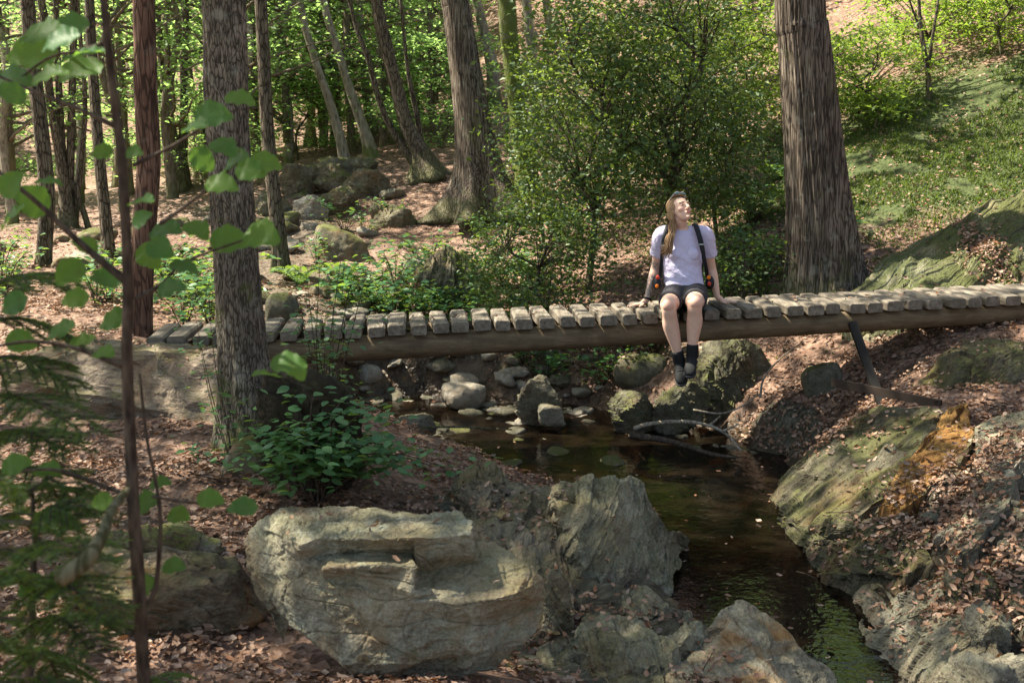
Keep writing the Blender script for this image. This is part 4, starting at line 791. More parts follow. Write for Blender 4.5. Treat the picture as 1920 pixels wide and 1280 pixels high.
for i, (px, y, sc, low) in enumerate([(30, 16.5, .62, .9), (150, 19.5, .7, 1.1), (235, 17.5, .6, 1.3), (330, 19, .7, 1.0), (395, 22, .75, .8), (470, 18, .6, 1.3), (545, 21.5, .7, .7), (610, 23, .75, .6), (665, 22, .65, .7), (725, 21, .6, .9), (775, 24, .75, .6), (820, 21, .55, .9)]):
    bg_tree((px-960)/F*y, y, ['low beech at the left edge with flat bright sprays between the slim stems', 'young beech with flat bright sprays behind the clump of leaning stems', 'young beech with bright sprays left of the reddish trunk', 'young beech with bright sprays right of the reddish trunk', 'young beech with bright sprays peeping left of the plated trunk', 'young beech with bright sprays right of the plated trunk', 'young beech with bright sprays behind the slim dark trunk', 'young beech with bright sprays above the far end of the mossy rock pile', 'young beech with bright sprays between the two pale leaning trunks', 'young beech with bright sprays left of the curved multi stemmed tree', 'young beech with bright sprays right of the curved multi stemmed tree', 'young beech with bright sprays left of the thick centre trunk'][i], 'young beeches in the middle distance', sc, low)
# unseen canopy trees added out of frame beside the stream to shade the place
def shade_tree(x, y, r0, label, seed, top=7., cs=1.):
    z = tz(x, y); o = thing('beech_tree', label, 'tree', (x, y, z-.1)); mb = MB(); trunk_tube(mb, np.array([[x, y, z-.1], [x+.1, y, z+3], [x+.2, y+.1, z+top]]), np.array([r0, r0*.8, r0*.6]), 20, 50, seed, .5); mb.build('trunk', M['bark_c'], o)
    c = bpy.data.objects.new('crown', CROWNS[seed % 3]); COL.objects.link(c); c.parent = o; c.location = (.2, .1, top-1.2); c.rotation_euler = (0, 0, seed*.9); c.scale = (cs,)*3
for i, (x, y, tp, cs, lab) in enumerate([(-4.9, 8.0, 7.5, 1.1, 'unseen beech added for shade left of the view by the bridge end'), (-7.3, 3.9, 8, 1.1, 'unseen beech added for shade left of the view above the brown boulder'), (-8.4, 6.6, 9, 1.2, 'unseen beech added for shade, second from the bridge end on the left bank'), (-3.9, 3.4, 7.5, 1., 'unseen beech added for shade left of the camera at the nearest bank'), (-8.6, 9.8, 9, 1.1, 'unseen beech added for shade left of the view beyond the bridge end'), (6.4, 6.2, 7, 1., 'beech on the right bank outside the view')]):
    shade_tree(x, y, .14, lab, i, tp, cs)

# ------------------------------------------------------------------ shrubs
def shrub(name, label, base, size, ncl, nper, ls, mat, seed, cat='shrub', group=None, spread=.12, nst=6, flat=.5, up=.2, bark='twig', shape='rhomb', wr=.55, rst=.012, hollow=.0):
    rng = np.random.default_rng(seed); base = np.asarray(base, float); sx, sy, sz = size
    o = thing(name, label, cat, base, group); cl = rdir(ncl, rng)*(rng.uniform(.15, 1, (ncl, 1))**.5)
    cl = cl*np.array([sx, sy, sz/2])+base+np.array([0, 0, sz*.52])
    mb = MB(); hubs = [base+np.array([rng.normal()*sx*.15, rng.normal()*sy*.15, sz*f]) for f in np.linspace(.25, .8, nst)]
    tube(mb, [base-np.array([0, 0, .1])]+hubs, np.linspace(rst*2.2, rst*.6, nst+1), 7, 24)
    for c in cl[:min(ncl, 70)]:
        h = hubs[int(np.argmin([np.linalg.norm(c-np.array([0, 0, .15*sz])-q) for q in hubs]))]
        tube(mb, [h, (h+c)/2+rng.normal(size=3)*.06*sz*.3+np.array([0, 0, .03*sz]), c], [rst*.55, rst*.4, rst*.15], 4, 6)
    mb.build('stems', M[bark], o)
    n = ncl*nper; pos = np.repeat(cl, nper, 0)+rng.normal(size=(n, 3))*spread*np.array([1, 1, flat])
    pos[:, 2] = np.maximum(pos[:, 2], base[2]+.02)
    ax = rdir(n, rng)*np.array([1, 1, .45]); nr = rdir(n, rng)*(1-up)+np.array([0, 0, 1.])*up*2; s_ = ls*rng.uniform(.6, 1.25, n)
    mb = MB(); leaves(mb, pos, ax, nr, s_, s_*wr, shape); mb.build('foliage', M[mat], o)
    return o
def at(px, py, d):
    p = P(px, py, d); return np.array([p[0], p[1], tz(p[0], p[1])])
shrub('holly_bush', 'tall dense holly left of the woman, with yellow flecks', at(1100, 560, 11.9), (.95, .8, 3.3), 170, 52, .064, 'holly', 201, 'holly', 'hollies behind the bridge', .18, 7, .9, .1, 'bark_c', rst=.018)
shrub('holly_bush', 'tall holly with bare twigs directly behind the woman', at(1260, 545, 12.0), (.8, .8, 3.5), 140, 50, .062, 'holly', 202, 'holly', 'hollies behind the bridge', .19, 7, .9, .1, 'bark_c', rst=.022)
shrub('holly_bush', 'low dark holly above the planks between leaning boulder and woman', at(1010, 575, 11.2), (.75, .6, 1.5), 90, 60, .052, 'holly', 203, 'holly', 'hollies behind the bridge', .11, 5, .9, .1, 'bark_c')
shrub('holly_bush', 'sparse holly low on the slope right of the woman', at(1385, 565, 11.0), (.42, .45, .75), 34, 48, .055, 'holly', 204, 'holly', 'hollies behind the bridge', .10, 5, .9, .1, 'bark_c')
shrub('holly_bush', 'upper holly with yellow green tips reaching top of picture', at(1190, 250, 15.2), (1.6, 1.0, 3.0), 130, 60, .075, 'pale', 205, 'holly', 'hollies behind the bridge', .17, 6, .7, .2, 'bark_c', rst=.02)
shrub('holly_bush', 'yellow green holly left of the massive trunk high on the slope', at(1390, 190, 16.5), (1.1, .9, 2.2), 80, 55, .08, 'pale', 206, 'holly', 'hollies behind the bridge', .18, 6, .6, .2, 'bark_c')
shrub('holly_bush', 'broad dark holly behind the low sparse holly right of the woman', at(1345, 500, 12.6), (.6, .6, 1.9), 80, 56, .06, 'holly', 208, 'holly', 'hollies behind the bridge', .13, 6, .9, .1, 'bark_c')
shrub('holly_bush', 'thin holly beside the mossy ivy clad trunk', at(1020, 400, 14.2), (.5, .5, 2.0), 46, 50, .06, 'holly', 207, 'holly', 'hollies behind the bridge', .14, 6, .8, .2, 'bark_c')
shrub('sapling_bush', 'bright yellow green beech sapling right of the massive trunk', at(1640, 170, 14.6), (.9, .7, 1.3), 36, 50, .085, 'pale', 211, 'sapling', None, .2, 4, .25, .6, 'bark_c')
shrub('sapling_bush', 'pale green sapling at the top right corner', at(1840, 60, 17.5), (1.2, .9, 1.5), 40, 50, .09, 'pale', 212, 'sapling', None, .22, 4, .25, .6, 'bark_c')
shrub('sapling_bush', 'leafy sapling at top edge right of the massive trunk', at(1700, 60, 18.0), (1.2, .9, 1.6), 36, 50, .09, 'pale', 213, 'sapling', None, .22, 4, .25, .6, 'bark_c')
for i, (px, py, d, w, lab) in enumerate([(1600, 120, 15.5, 1.0, 'yellow green sapling spreading over the slope just right of the massive trunk'), (1760, 30, 16.5, 1.3, 'wide leafy sapling at the top edge above the moss mound'), (1880, 130, 15.5, .9, 'low leafy sapling at the right edge above the moss mound'), (1450, 90, 19.5, 1.4, 'yellow green sapling at the top edge left of the massive trunk'), (1330, 40, 20, 1.4, 'yellow green sapling at the top edge above the woman')]):
    shrub('sapling_bush', lab, at(px, py, d), (w, .8, 1.3), 46, 46, .085, 'pale', 240+i, 'sapling', 'saplings of the upper right slope', .2, 4, .2, .6, 'bark_c')
for i, (px, py, d, lab) in enumerate([(560, 300, 22, 'low green sapling above the mossy rock pile'), (760, 170, 22, 'green sapling behind the curved multi stemmed tree'), (680, 190, 24, 'leafy sapling behind the pale leaning trunks'), (440, 280, 24, 'leafy sapling behind the plated trunk'), (820, 210, 20, 'dark green sapling left of the thick centre trunk'), (380, 330, 20, 'low leafy sapling between reddish and plated trunks'), (30, 330, 20, 'leafy bush at the far left edge among slim stems'), (240, 280, 24, 'leafy sapling seen behind the foreground sapling stem')]):
    shrub('sapling_bush', lab, at(px, py, d), (1.3, 1.1, 1.9), 40, 50, .10, 'beech', 220+i, 'sapling', 'saplings in the background wood', .28, 4, .22, .6, 'bark_c')
# hazel shoots round the plated trunk
def sprig(name, label, root, tips, ls, mat, seed, cat='plant', nper=16, rst=.005, wr=.75, group=None, lift=.0, spread=.09):
    rng = np.random.default_rng(seed); o = thing(name, label, cat, root, group); mb = MB(); mf = MB()
    for t_ in tips:
        t_ = np.asarray(t_, float); mid = (np.asarray(root)+t_)/2+np.array([0, 0, lift])+rng.normal(size=3)*.02
        C, r_ = tube(mb, [np.asarray(root)+rng.normal(size=3)*.02, mid, t_], [rst, rst*.7, rst*.25], 5, 10)
        k = rng.integers(3, 10, nper); pos = C[k]+rng.normal(size=(nper, 3))*spread*np.array([1, 1, .22])
        an = rng.uniform(0, 6.28, nper); ax = np.column_stack([np.cos(an), np.sin(an), rng.normal(size=nper)*.15-.15])
        nr = np.column_stack([rng.normal(size=(nper, 2))*.25, np.ones(nper)]); s_ = ls*rng.uniform(.65, 1.2, nper); leaves(mf, pos, ax, nr, s_, s_*wr, 'ovate', 0, .6)
    mb.build('stems', M['twig'], o); mf.build('foliage', M[mat], o); return o
r0 = at(590, 900, 6.1)
sprig('hazel_shrub', 'low hazel with flat dark green leaves right of the plated trunk foot', r0, [P(x, y, d) for x, y, d in [(620, 770, 6.6), (690, 790, 6.5), (760, 850, 6.4), (840, 878, 6.4), (650, 850, 6.2), (560, 800, 6.3), (500, 830, 6.2), (720, 820, 6.8), (600, 760, 6.9), (780, 880, 6.2), (560, 840, 6.1), (470, 840, 6.1), (640, 800, 6.2), (700, 860, 6.1), (600, 830, 6.0), (540, 770, 6.2), (800, 870, 6.5), (660, 740, 6.3), (590, 740, 6.2), (520, 800, 6.0), (640, 770, 6.0), (570, 820, 5.9), (700, 760, 6.2), (480, 870, 5.9), (620, 880, 5.85), (690, 840, 5.95)]], .068, 'hazel', 301, 'shrub', 40, .006, .75, None, .18, .14)
sprig('hazel_shrub', 'upright bunch of thin leafy stems in front of the log beam end', at(610, 770, 7.55), [P(x, y, d) for x, y, d in [(575, 520, 7.6), (600, 490, 7.7), (640, 480, 7.6), (660, 520, 7.8), (625, 560, 7.4), (690, 500, 7.8), (590, 600, 7.4), (650, 620, 7.5), (560, 560, 7.7), (610, 640, 7.3)]], .055, 'hazel', 302, 'shrub', 30, .006, .7, None, .0, .12)
sprig('hazel_shrub', 'thin shoots with small leaves left of the plated trunk foot', at(430, 860, 6.6), [P(x, y, d) for x, y, d in [(370, 620, 7.0), (390, 560, 7.1), (410, 700, 6.9), (360, 560, 7.2), (420, 760, 6.4), (350, 830, 6.2), (470, 850, 6.0)]], .055, 'hazel', 303, 'shrub', 18, .004, .7, None, .0, .08)
# the dark stump bank the hazel stands on
rock('stump', 'dark rotten mossy stump beside the plated trunk foot', (500, 700, 680, 970), 6.45, 'stump_wood', 'jag', 311, .8, (0, 0, 0), .1, 5, cat='stump')
rock('rock', 'mossy green hump at the base of the plated trunk', (405, 800, 545, 940), 6.55, 'rock_moss', 'round', 312, .8, (0, 0, 0), .1, 5)

# low plants (prototypes, then copies)
def proto_leafy():
    o = thing('leafy_plant', 'x', 'plant', (0, 0, 0)); mb = MB(); mf = MB(); rng = np.random.default_rng(9)
    for i in range(9):
        a = rng.uniform(0, 6.3); L = rng.uniform(.12, .3); tip = np.array([math.cos(a)*L, math.sin(a)*L, rng.uniform(.1, .32)])
        C, _ = tube(mb, [(0, 0, -.03), tip*.5+np.array([0, 0, .06]), tip], [.004, .003, .001], 4, 6); n = 9; k = rng.integers(2, 6, n)
        an = rng.uniform(0, 6.3, n); s_ = .06*rng.uniform(.6, 1.3, n); leaves(mf, C[k]+rng.normal(size=(n, 3))*.035, np.column_stack([np.cos(an), np.sin(an), rng.normal(size=n)*.2]), np.column_stack([rng.normal(size=(n, 2))*.3, np.ones(n)]), s_, s_*.7, 'ovate')
    mb.build('stems', M['twig'], o); mf.build('foliage', M['hazel'], o); return o
def proto_fern():
    o = thing('fern', 'x', 'fern', (0, 0, 0)); mf = MB(); rng = np.random.default_rng(19)
    for i in range(10):
        a = i*.63+rng.uniform(-.2, .2); L = rng.uniform(.28, .42); d = np.array([math.cos(a), math.sin(a), 0]); t_ = np.linspace(.1, 1, 16)
        C = d[None]*(t_*L)[:, None]+np.array([0, 0, 1.])[None]*(np.sin(t_*2.2)*L*.55)[:, None]; sd = np.cross(d, [0, 0, 1.])
        for s_ in (-1, 1): leaves(mf, C, sd*s_+d*.35+np.array([0, 0, -.1]), np.array([0, 0, 1.])+d*.2, .085*np.sin(np.clip(t_*3.0, 0, 3.1))+.012, .024, 'rhomb')
        tube(mf, np.vstack([[0, 0, -.03], C]), .003, 4)
    mf.build('fronds', M['fern'], o); return o
def place_copies(proto, spots, scale=(.7, 1.3)):
    first = True
    for px, py, d, lab, grp in spots:
        o = proto if first else copy_tree(proto); first = False; q = at(px, py, d); o.location = tuple(q); s = RNG.uniform(*scale); o.scale = (s, s, s); o.rotation_euler = (0, 0, RNG.uniform(0, 6.3)); tag(o, lab, None, grp)
def spots(n, xr, yr, lab, grp):
    out = []
    for _ in range(n):
        x, y = RNG.uniform(*xr), RNG.uniform(*yr); out.append((960+x/y*F, 0, y, lab, grp))
    return out
sl = spots(34, (-1.9, .3), (10.9, 13.0), 'small leafy plant in the undergrowth behind the left half of the bridge', 'leafy plants behind the bridge')
sl += spots(30, (-6.0, -2.7), (9.6, 12.6), 'small leafy plant in the undergrowth at far left beyond the bridge end', 'leafy plants at far left')
sl += spots(12, (.3, 2.2), (10.6, 11.4), 'small leafy plant in the shade under the holly behind the planks', 'leafy plants under the holly')
sl += spots(12, (-2.6, 1.0), (13.5, 16), 'small leafy plant on the leaf slope upstream', 'leafy plants on the leaf slope')
sl += spots(8, (2.4, 3.6), (11, 13), 'small leafy plant on the leaf slope between woman and massive trunk', 'leafy plants right of the woman')
place_copies(proto_leafy(), sl, (.8, 1.5))
fl = [(755, 555, 11.8, 'bright green fern left of the tall leaning boulder', None), (720, 560, 11.9, 'fern behind the planks below the dark rounded boulder', None), (875, 490, 13.0, 'fern growing on top of the tall leaning boulder', None), (1455, 265, 14.3, 'fern on the slope left of the massive trunk', None), (560, 520, 12.6, 'fern beside the slim dark trunk foot', None), (640, 510, 12.9, 'fern below the dark rounded boulder', None)]
place_copies(proto_fern(), fl, (.7, 1.1))

# moss on the mound: countless tufts
n = 60000; pp = np.column_stack([mc[0]+RNG.normal(size=n)*1.5, mc[1]+RNG.normal(size=n)*1.25]); ok = fbm(np.column_stack([pp*1.3, np.zeros(n)]), 3) > -.25
pp = pp[ok]; zz = terrain(pp); mb = MB(); n = len(pp)
an = RNG.uniform(0, 6.3, n); leaves(mb, np.column_stack([pp, zz-.01]), np.column_stack([np.cos(an)*.6, np.sin(an)*.6, np.full(n, .9)]), rdir(n), RNG.uniform(.02, .06, n), RNG.uniform(.010, .024, n), 'rhomb')
tag(mb.build('moss_cover', M['grassy']), 'green moss and tufts covering the mound at upper right', 'moss', kind='stuff')

# ------------------------------------------------------------------ fallen leaves (countless)
allV = [np.column_stack([gxy, gz])]; allF = [grid_faces(len(gy), len(gx), False)]; off = len(gxy)
tri = []
for V, Fc in ROCKS:
    allV.append(V); tri.append(Fc+off); off += len(V)
gsel = allF[0]; cen = gxy[gsel].mean(1); gsel = gsel[(np.abs(cen[:, 0]) < 9) & (cen[:, 1] > 3) & (cen[:, 1] < 18)]
polys = [tuple(f) for f in gsel.tolist()]+[tuple(f) for a in tri for f in a.tolist()]
bvh = BVHTree.FromPolygons(np.vstack(allV).tolist(), polys)
NG = len(gsel)
lp = []; lnm = []
def drop(n, gen, dens):
    xy = gen(n)
    dz = dens(xy)
    for (x, y), k in zip(xy.tolist(), dz.tolist()):
        if k < random.random(): continue
        h = bvh.ray_cast(Vector((x, y, 9)), Vector((0, 0, -1)))
        if h[0] is None or h[1].z < .5: continue
        if h[0].z < .015: continue
        if h[2] < NG and rock_mask(np.array([[x, y]]))[0] > .5 and random.random() > .2*(2.5 if x > 2.4 else 1.): continue
        if h[2] >= NG and (random.random() > (.55 if h[1].z > .8 else .25)*rk_k(x, y)): continue
        lp.append(h[0][:]); lnm.append(h[1][:])
random.seed(4)
def rk_k(x, y):
    if y > 9.6 and x > 2.5: return .12
    if y < 5.2 and x < .2: return .04
    return .05 if y < 7.2 and x < 1.6 else .35
def fan(y0, y1):
    def g(n):
        y = y0*(y1/y0)**RNG.uniform(size=n); x = RNG.uniform(-.53, .53, n)*(y+.6); return np.column_stack([x, y])
    return g
def dens(xy):
    q = np.column_stack([xy, np.zeros(len(xy))]); k = .55+1.0*fbm(q*1.6+3, 3); cd = creek_dist(xy); k = k*smooth(.12, .3, cd)+.03*(cd < .12)
    return np.clip(k, .12, 1)*smooth(.12, .3, cd)
drop(82000, fan(3.5, 11), dens); drop(30000, fan(10, 18), dens)
drop(22000, lambda n: np.column_stack([RNG.uniform(1.5, 4.2, n), RNG.uniform(4.4, 9.5, n)]), lambda xy: np.clip(.2+1.6*fbm(np.column_stack([xy*2.2, np.zeros(len(xy))])+1, 3), 0, 1)*smooth(.1, .4, creek_dist(xy)))
def patch(px, py, z, r, n):
    c = PZ(px, py, z)[:2]
    for _ in range(int(n*(1. if px > 1690 else .6))):
        x, y = c+RNG.normal(size=2)*r*.55
        h = bvh.ray_cast(Vector((x, y, 9)), Vector((0, 0, -1)))
        if h[0] is None or h[1].z < .3 or h[0].z < .01: continue
        lp.append(h[0][:]); lnm.append(h[1][:])
for a in [(1800, 905, .58, .38, 900), (1760, 985, .44, .28, 450), (1880, 1010, .6, .4, 1000), (1700, 1010, .36, .22, 250), (1640, 1010, .25, .2, 150), (1870, 830, .75, .3, 350), (1560, 830, .35, .25, 300), (1480, 790, .3, .4, 900), (1420, 800, .15, .3, 500), (1600, 720, .6, .4, 500), (1840, 1110, .36, .25, 300), (1560, 1030, .12, .2, 120), (1660, 1110, .2, .2, 90), (1200, 1150, .25, .2, 160), (1060, 1130, .2, .2, 200), (1340, 1270, .2, .2, 160), (960, 960, .4, .3, 220)]: patch(*a)
lp += [tuple(bp(RNG.uniform(.2, Lb), RNG.uniform(.03, .62), .004)) for _ in range(110)]; lnm += [tuple(upv)]*110
c_ = np.array([P(1845, 490, 10.05)[0], 10.05])
for _ in range(700):
    x, y = c_+RNG.normal(size=2)*np.array([.10, .28]); h = bvh.ray_cast(Vector((x, y, 9)), Vector((0, 0, -1)))
    if h[0] is not None: lp.append(h[0][:]); lnm.append(h[1][:])
for _ in range(2600):
    k = RNG.integers(len(CREEK)-1); q = CREEK[k]+(CREEK[k+1]-CREEK[k])*RNG.uniform(); xy = q[:2]+RNG.normal(size=2)*.8
    cd = creek_dist(xy[None])[0]
    if cd < 0 and random.random() < math.exp(cd*4.5)*.6 and terrain(xy[None])[0] < -.02: lp.append((xy[0], xy[1], .0)); lnm.append((0, 0, 1))
lp = np.array(lp); lnm = np.array(lnm); n = len(lp)
an = RNG.uniform(0, 6.3, n); ax = np.column_stack([np.cos(an), np.sin(an), RNG.normal(size=n)*.3]); ax = norm(ax-lnm*(ax*lnm).sum(1)[:, None]*.8); nr = norm(lnm+RNG.normal(size=(n, 3))*.6)
s_ = RNG.uniform(.024, .056, n); mb = MB(); leaves(mb, lp+np.array([0, 0, .006])+lnm*RNG.uniform(0, .03, n)[:, None], ax, nr, s_, s_*RNG.uniform(.38, .62, n), 'curl', 0, RNG.uniform(.2, 1.) if False else 1.)
tag(mb.build('leaf_litter', M['litter']), 'dry brown beech leaves littering the forest floor and banks', 'leaf litter', kind='stuff')

tw = MB(); k_ = RNG.permutation(n)[:1500]
for i in k_:
    p = lp[i]; a = RNG.uniform(0, 6.3); L = RNG.uniform(.03, .13); d_ = np.array([math.cos(a), math.sin(a), 0]); d_ = norm(d_-lnm[i]*(d_@lnm[i]))*L
    tube(tw, [p-d_+lnm[i]*.012, p+lnm[i]*.02+RNG.normal(size=3)*.008, p+d_+lnm[i]*.012], [.004, .003, .0015], 4)
tag(tw.build('twig_litter', M['twig']), 'thin broken twigs scattered over the leaf litter', 'twigs', kind='stuff')
# ------------------------------------------------------------------ fallen sticks
def stick(label, px, rad, mat='deadwood', name='fallen_branch', sides=8, forks=()):
    C = [P(x, y, d) for x, y, d in px]; o = thing(name, label, 'branch', C[0]); mb = MB(); tube(mb, C, np.linspace(rad, rad*.4, len(C)), sides, 26, ripple=lambda c, th, r: 1+.12*perlin(np.column_stack([np.repeat(c[:, 0]*14, len(th)), np.tile(np.cos(th), len(c)), np.repeat(c[:, 2]*14, len(th))])).reshape(len(c), len(th)))
    mb.build('stem', M[mat], o)
    for f in forks:
        mb = MB(); tube(mb, [P(*q) for q in f], np.linspace(rad*.6, rad*.2, len(f)), 6, 10); mb.build('fork', M[mat], o)
    return o
stick('pale forked stick arching over the water edge below the boots', [(1190, 803, 9.0), (1215, 795, 8.95), (1270, 790, 8.9), (1320, 795, 8.85), (1360, 812, 8.8), (1390, 845, 8.7)], .022, forks=[[(1330, 798, 8.85), (1350, 780, 8.85)], [(1355, 808, 8.8), (1385, 795, 8.8)]])
stick('thin bare twig leaning beside the craggy boulder under the bridge', [(1425, 745, 9.3), (1432, 710, 9.3), (1460, 675, 9.4), (1505, 640, 9.4)], .011)
stick('curved thin root looping below the craggy boulder', [(1300, 768, 9.3), (1350, 775, 9.2), (1390, 762, 9.2), (1420, 740, 9.3)], .010)
stick('thick bent dead bough leaning behind the foreground sapling stem', [(110, 1085, 1.92), (160, 1052, 1.95), (190, 1005, 2.0), (210, 955, 2.1), (238, 918, 2.24)], .0175, 'bark_c')
stick('grey rotten log lying in the water below the forked stick', [(1180, 815, 8.85), (1260, 828, 8.7), (1330, 850, 8.55), (1380, 858, 8.5)], .03, 'twig')
stick('short dark branch on leaves left of the sapling stem', [(170, 800, 7.0), (205, 808, 6.95), (245, 800, 6.95)], .016, 'twig')
stick('driftwood stick across the shallow water under the log beam', [(690, 815, 8.6), (760, 806, 8.7), (840, 800, 8.8), (960, 805, 8.9)], .015, 'bark_c')
stick('thin pale root hanging in the crack at right edge', [(1915, 860, 6.1), (1885, 900, 6.0), (1870, 950, 5.9), (1850, 985, 5.8)], .006)

# ------------------------------------------------------------------ foreground sapling
def fg_sapling():
    d = 2.35; stem = [(268, 1330), (262, 1130), (252, 980), (243, 800), (238, 660), (240, 520), (228, 300), (205, 120), (192, -60)]
    C = [P(x, y, d) for x, y in stem]; g = tz(C[0][0], C[0][1]); base = np.array([C[0][0], C[0][1], g-.05]); o = thing('sapling', 'blurred foreground sapling with a thin dark stem and large green leaves', 'sapling', base)
    mb = MB(); tube(mb, [base]+C[1:]+[P(185, -400, d)], [.017, .0145, .0135, .0125, .012, .0115, .0095, .008, .007, .005], 12, 90); mb.build('stem', M['twig'], o)
    brs = [([(240, 530), (150, 455), (70, 380), (-30, 300)], .009, .0), ([(238, 690), (150, 655), (60, 640), (-40, 655)], .0065, -.05), ([(212, 235), (150, 205), (60, 170), (-20, 135)], .006, .1), ([(255, 560), (300, 535), (350, 490), (470, 445)], .0055, .15), ([(250, 310), (330, 270), (420, 215), (480, 200)], .0045, .1), ([(300, 420), (350, 385), (400, 345), (450, 300)], .0045, .12), ([(243, 930), (180, 905), (100, 880), (20, 885)], .006, .0), ([(262, 1135), (290, 1110), (300, 960), (275, 820), (262, 700)], .0065, .05), ([(285, 930), (340, 940), (400, 945), (450, 950)], .004, .1), ([(200, 80), (150, 95), (90, 110), (20, 160)], .005, .15)]
    mb = MB()
    for px, r_, dd in brs: tube(mb, [P(x, y, d+dd*i/(len(px)-1)) for i, (x, y) in enumerate(px)], np.linspace(r_, r_*.4, len(px)), 7, 20)
    mb.build('branches', M['twig'], o)
    L = [(80, 62, 95, 10), (130, 48, 70, -5), (110, 75, 80, 15), (150, 130, 85, 20), (60, 100, 90, 5), (140, 105, 70, 0), (20, 150, 90, 10), (90, 140, 75, 30), (20, 175, 60, -30), (165, 95, 60, -10), (450, 185, 60, 0), (400, 215, 70, 20), (365, 235, 60, 35), (420, 275, 60, -20), (470, 320, 60, 10), (415, 345, 65, -10), (440, 300, 70, 40), (500, 305, 60, 15), (380, 300, 55, -35), (265, 375, 60, 30), (310, 430, 70, 20), (370, 430, 60, -30), (430, 450, 75, 15), (490, 440, 80, 5), (300, 465, 60, -40), (345, 500, 60, 10), (265, 410, 45, 60), (130, 510, 65, 50), (200, 520, 60, -20), (60, 375, 75, -60), (20, 405, 70, 40), (90, 340, 55, 10), (210, 600, 65, 0), (320, 540, 60, 20), (280, 480, 60, -60), (20, 345, 60, 60), (150, 640, 60, 20), (110, 620, 70, 10), (195, 660, 50, 30), (40, 640, 60, -20), (540, 680, 70, 10), (500, 700, 60, 150), (555, 690, 55, -50), (395, 935, 55, 10), (455, 950, 60, 170), (335, 965, 50, 20), (275, 940, 60, 60), (325, 1060, 50, 20), (275, 1095, 55, 50), (60, 1100, 60, 10), (110, 1085, 60, 25), (95, 1105, 50, -60), (190, 940, 45, 0), (300, 905, 45, 40), (30, 870, 60, 30), (90, 880, 60, 10), (190, 285, 45, 10), (250, 285, 40, 20), (160, 460, 50, -40), (25, 570, 60, 20), (140, 560, 55, -10)]
    rng = np.random.default_rng(33); mf = MB(); pos = []; ax = []; nr = []; sz = []
    for x, y, s, a in L:
        dl = d+rng.uniform(-.18, .25); p = P(x, y, dl); ang = R(a+rng.uniform(-15, 15))+(math.pi if x < 230 and rng.uniform() < .5 else 0)
        v = np.array([math.cos(ang), rng.uniform(-.7, .2), math.sin(ang)*.6-.1]); pos.append(p-norm(v)*s*MPP(dl)*.5); ax.append(v); nr.append(np.array([rng.normal()*.35, -.8+rng.normal()*.35, .8])); sz.append(s*MPP(dl)*1.0)
    sz = np.array(sz); leaves(mf, np.array(pos), np.array(ax), np.array(nr), sz, sz*.86, 'broad', 0, .8)
    fo = mf.build('foliage', M['sap'], o); tv = LEAF['broad'][0]; attr(fo, 'lu', np.tile(tv[:, 0], len(sz))); attr(fo, 'lv', np.tile(tv[:, 1], len(sz))); return o
fg_sapling()
# conifer saplings bottom left
def conifer(label, root, tips, seed, dens=260, nl=.026):
    rng = np.random.default_rng(seed); o = thing('spruce_sapling', label, 'sapling', root, 'young spruces at the left edge'); mb = MB(); mf = MB()
    def needles(C, n, L):
        t_ = rng.uniform(0, 1, n)*(len(C)-1.001); k = t_.astype(int); p = C[k]+(C[k+1]-C[k])*(t_-k)[:, None]; T = norm(C[k+1]-C[k]); sd = norm(np.cross(T, [0, 0, 1.])); s = rng.choice([-1, 1], n)[:, None]
        a = T*.75+sd*s*.8+rng.normal(size=(n, 3))*.22; leaves(mf, p, a, rdir(n, rng), L*rng.uniform(.7, 1.2, n), .0026, 'needle')
    top = np.asarray(root)+np.array([0, 0, 0])
    for a, b in tips:
        a = np.asarray(a); b = np.asarray(b); mid = (a+b)/2+np.array([0, 0, .04]); C, _ = tube(mb, [a, mid, b], [.006, .004, .0015], 5, 12); needles(C, dens, nl)
        for j in range(2, 12):
            for s in (-1, 1):
                T = norm(b-a); sd = norm(np.cross(T, [0, 0, 1.])); L = .14*(1-j/13)+.03; e = C[j]+(T*.8+sd*s*.8+np.array([0, 0, -.18])+rng.normal(size=3)*.1)*L; c2, _ = tube(mb, [C[j], (C[j]+e)/2+np.array([0, 0, .008]), e], [.0025, .002, .001], 4, 5); needles(c2, int(dens*.35*L/.1), nl*.9)
    hs = sorted([q[0] for q in tips], key=lambda q: q[2]); tube(mb, [np.asarray(root)-np.array([0, 0, .05])]+hs, np.linspace(.012, .004, len(hs)+1), 6)
    mb.build('branches', M['twig'], o); mf.build('needles', M['conifer'], o)
def ctips(sx, ys, xs, d, rng):
    out = []
    for y in ys:
        for s in (0, 1): out.append((P(sx+rng.uniform(-8, 8), y+rng.uniform(-12, 12), d), P(xs[s]+rng.uniform(-40, 40), y+rng.uniform(-15, 80), d+rng.uniform(-.35, .35))))
    return out
rg = np.random.default_rng(8)
q = P(-40, 1300, 2.7); conifer('taller young spruce at the left edge with bright tips beside the sapling', (q[0], q[1], tz(q[0], q[1])), ctips(-40, (550, 610, 680, 745, 820, 900, 980), (-200, 140), 2.7, rg), 41)
q = P(60, 1330, 2.3); conifer('low young spruce filling the bottom left corner', (q[0], q[1], tz(q[0], q[1])), ctips(60, (925, 985, 1045, 1105, 1165, 1225, 1280), (-120, 150), 2.3, rg), 42)
q = P(230, 1400, 2.6); conifer('smallest young spruce at the bottom edge below the brown boulder', (q[0], q[1], tz(q[0], q[1])), ctips(330, (1290, 1330), (240, 480), 2.6, rg), 43)

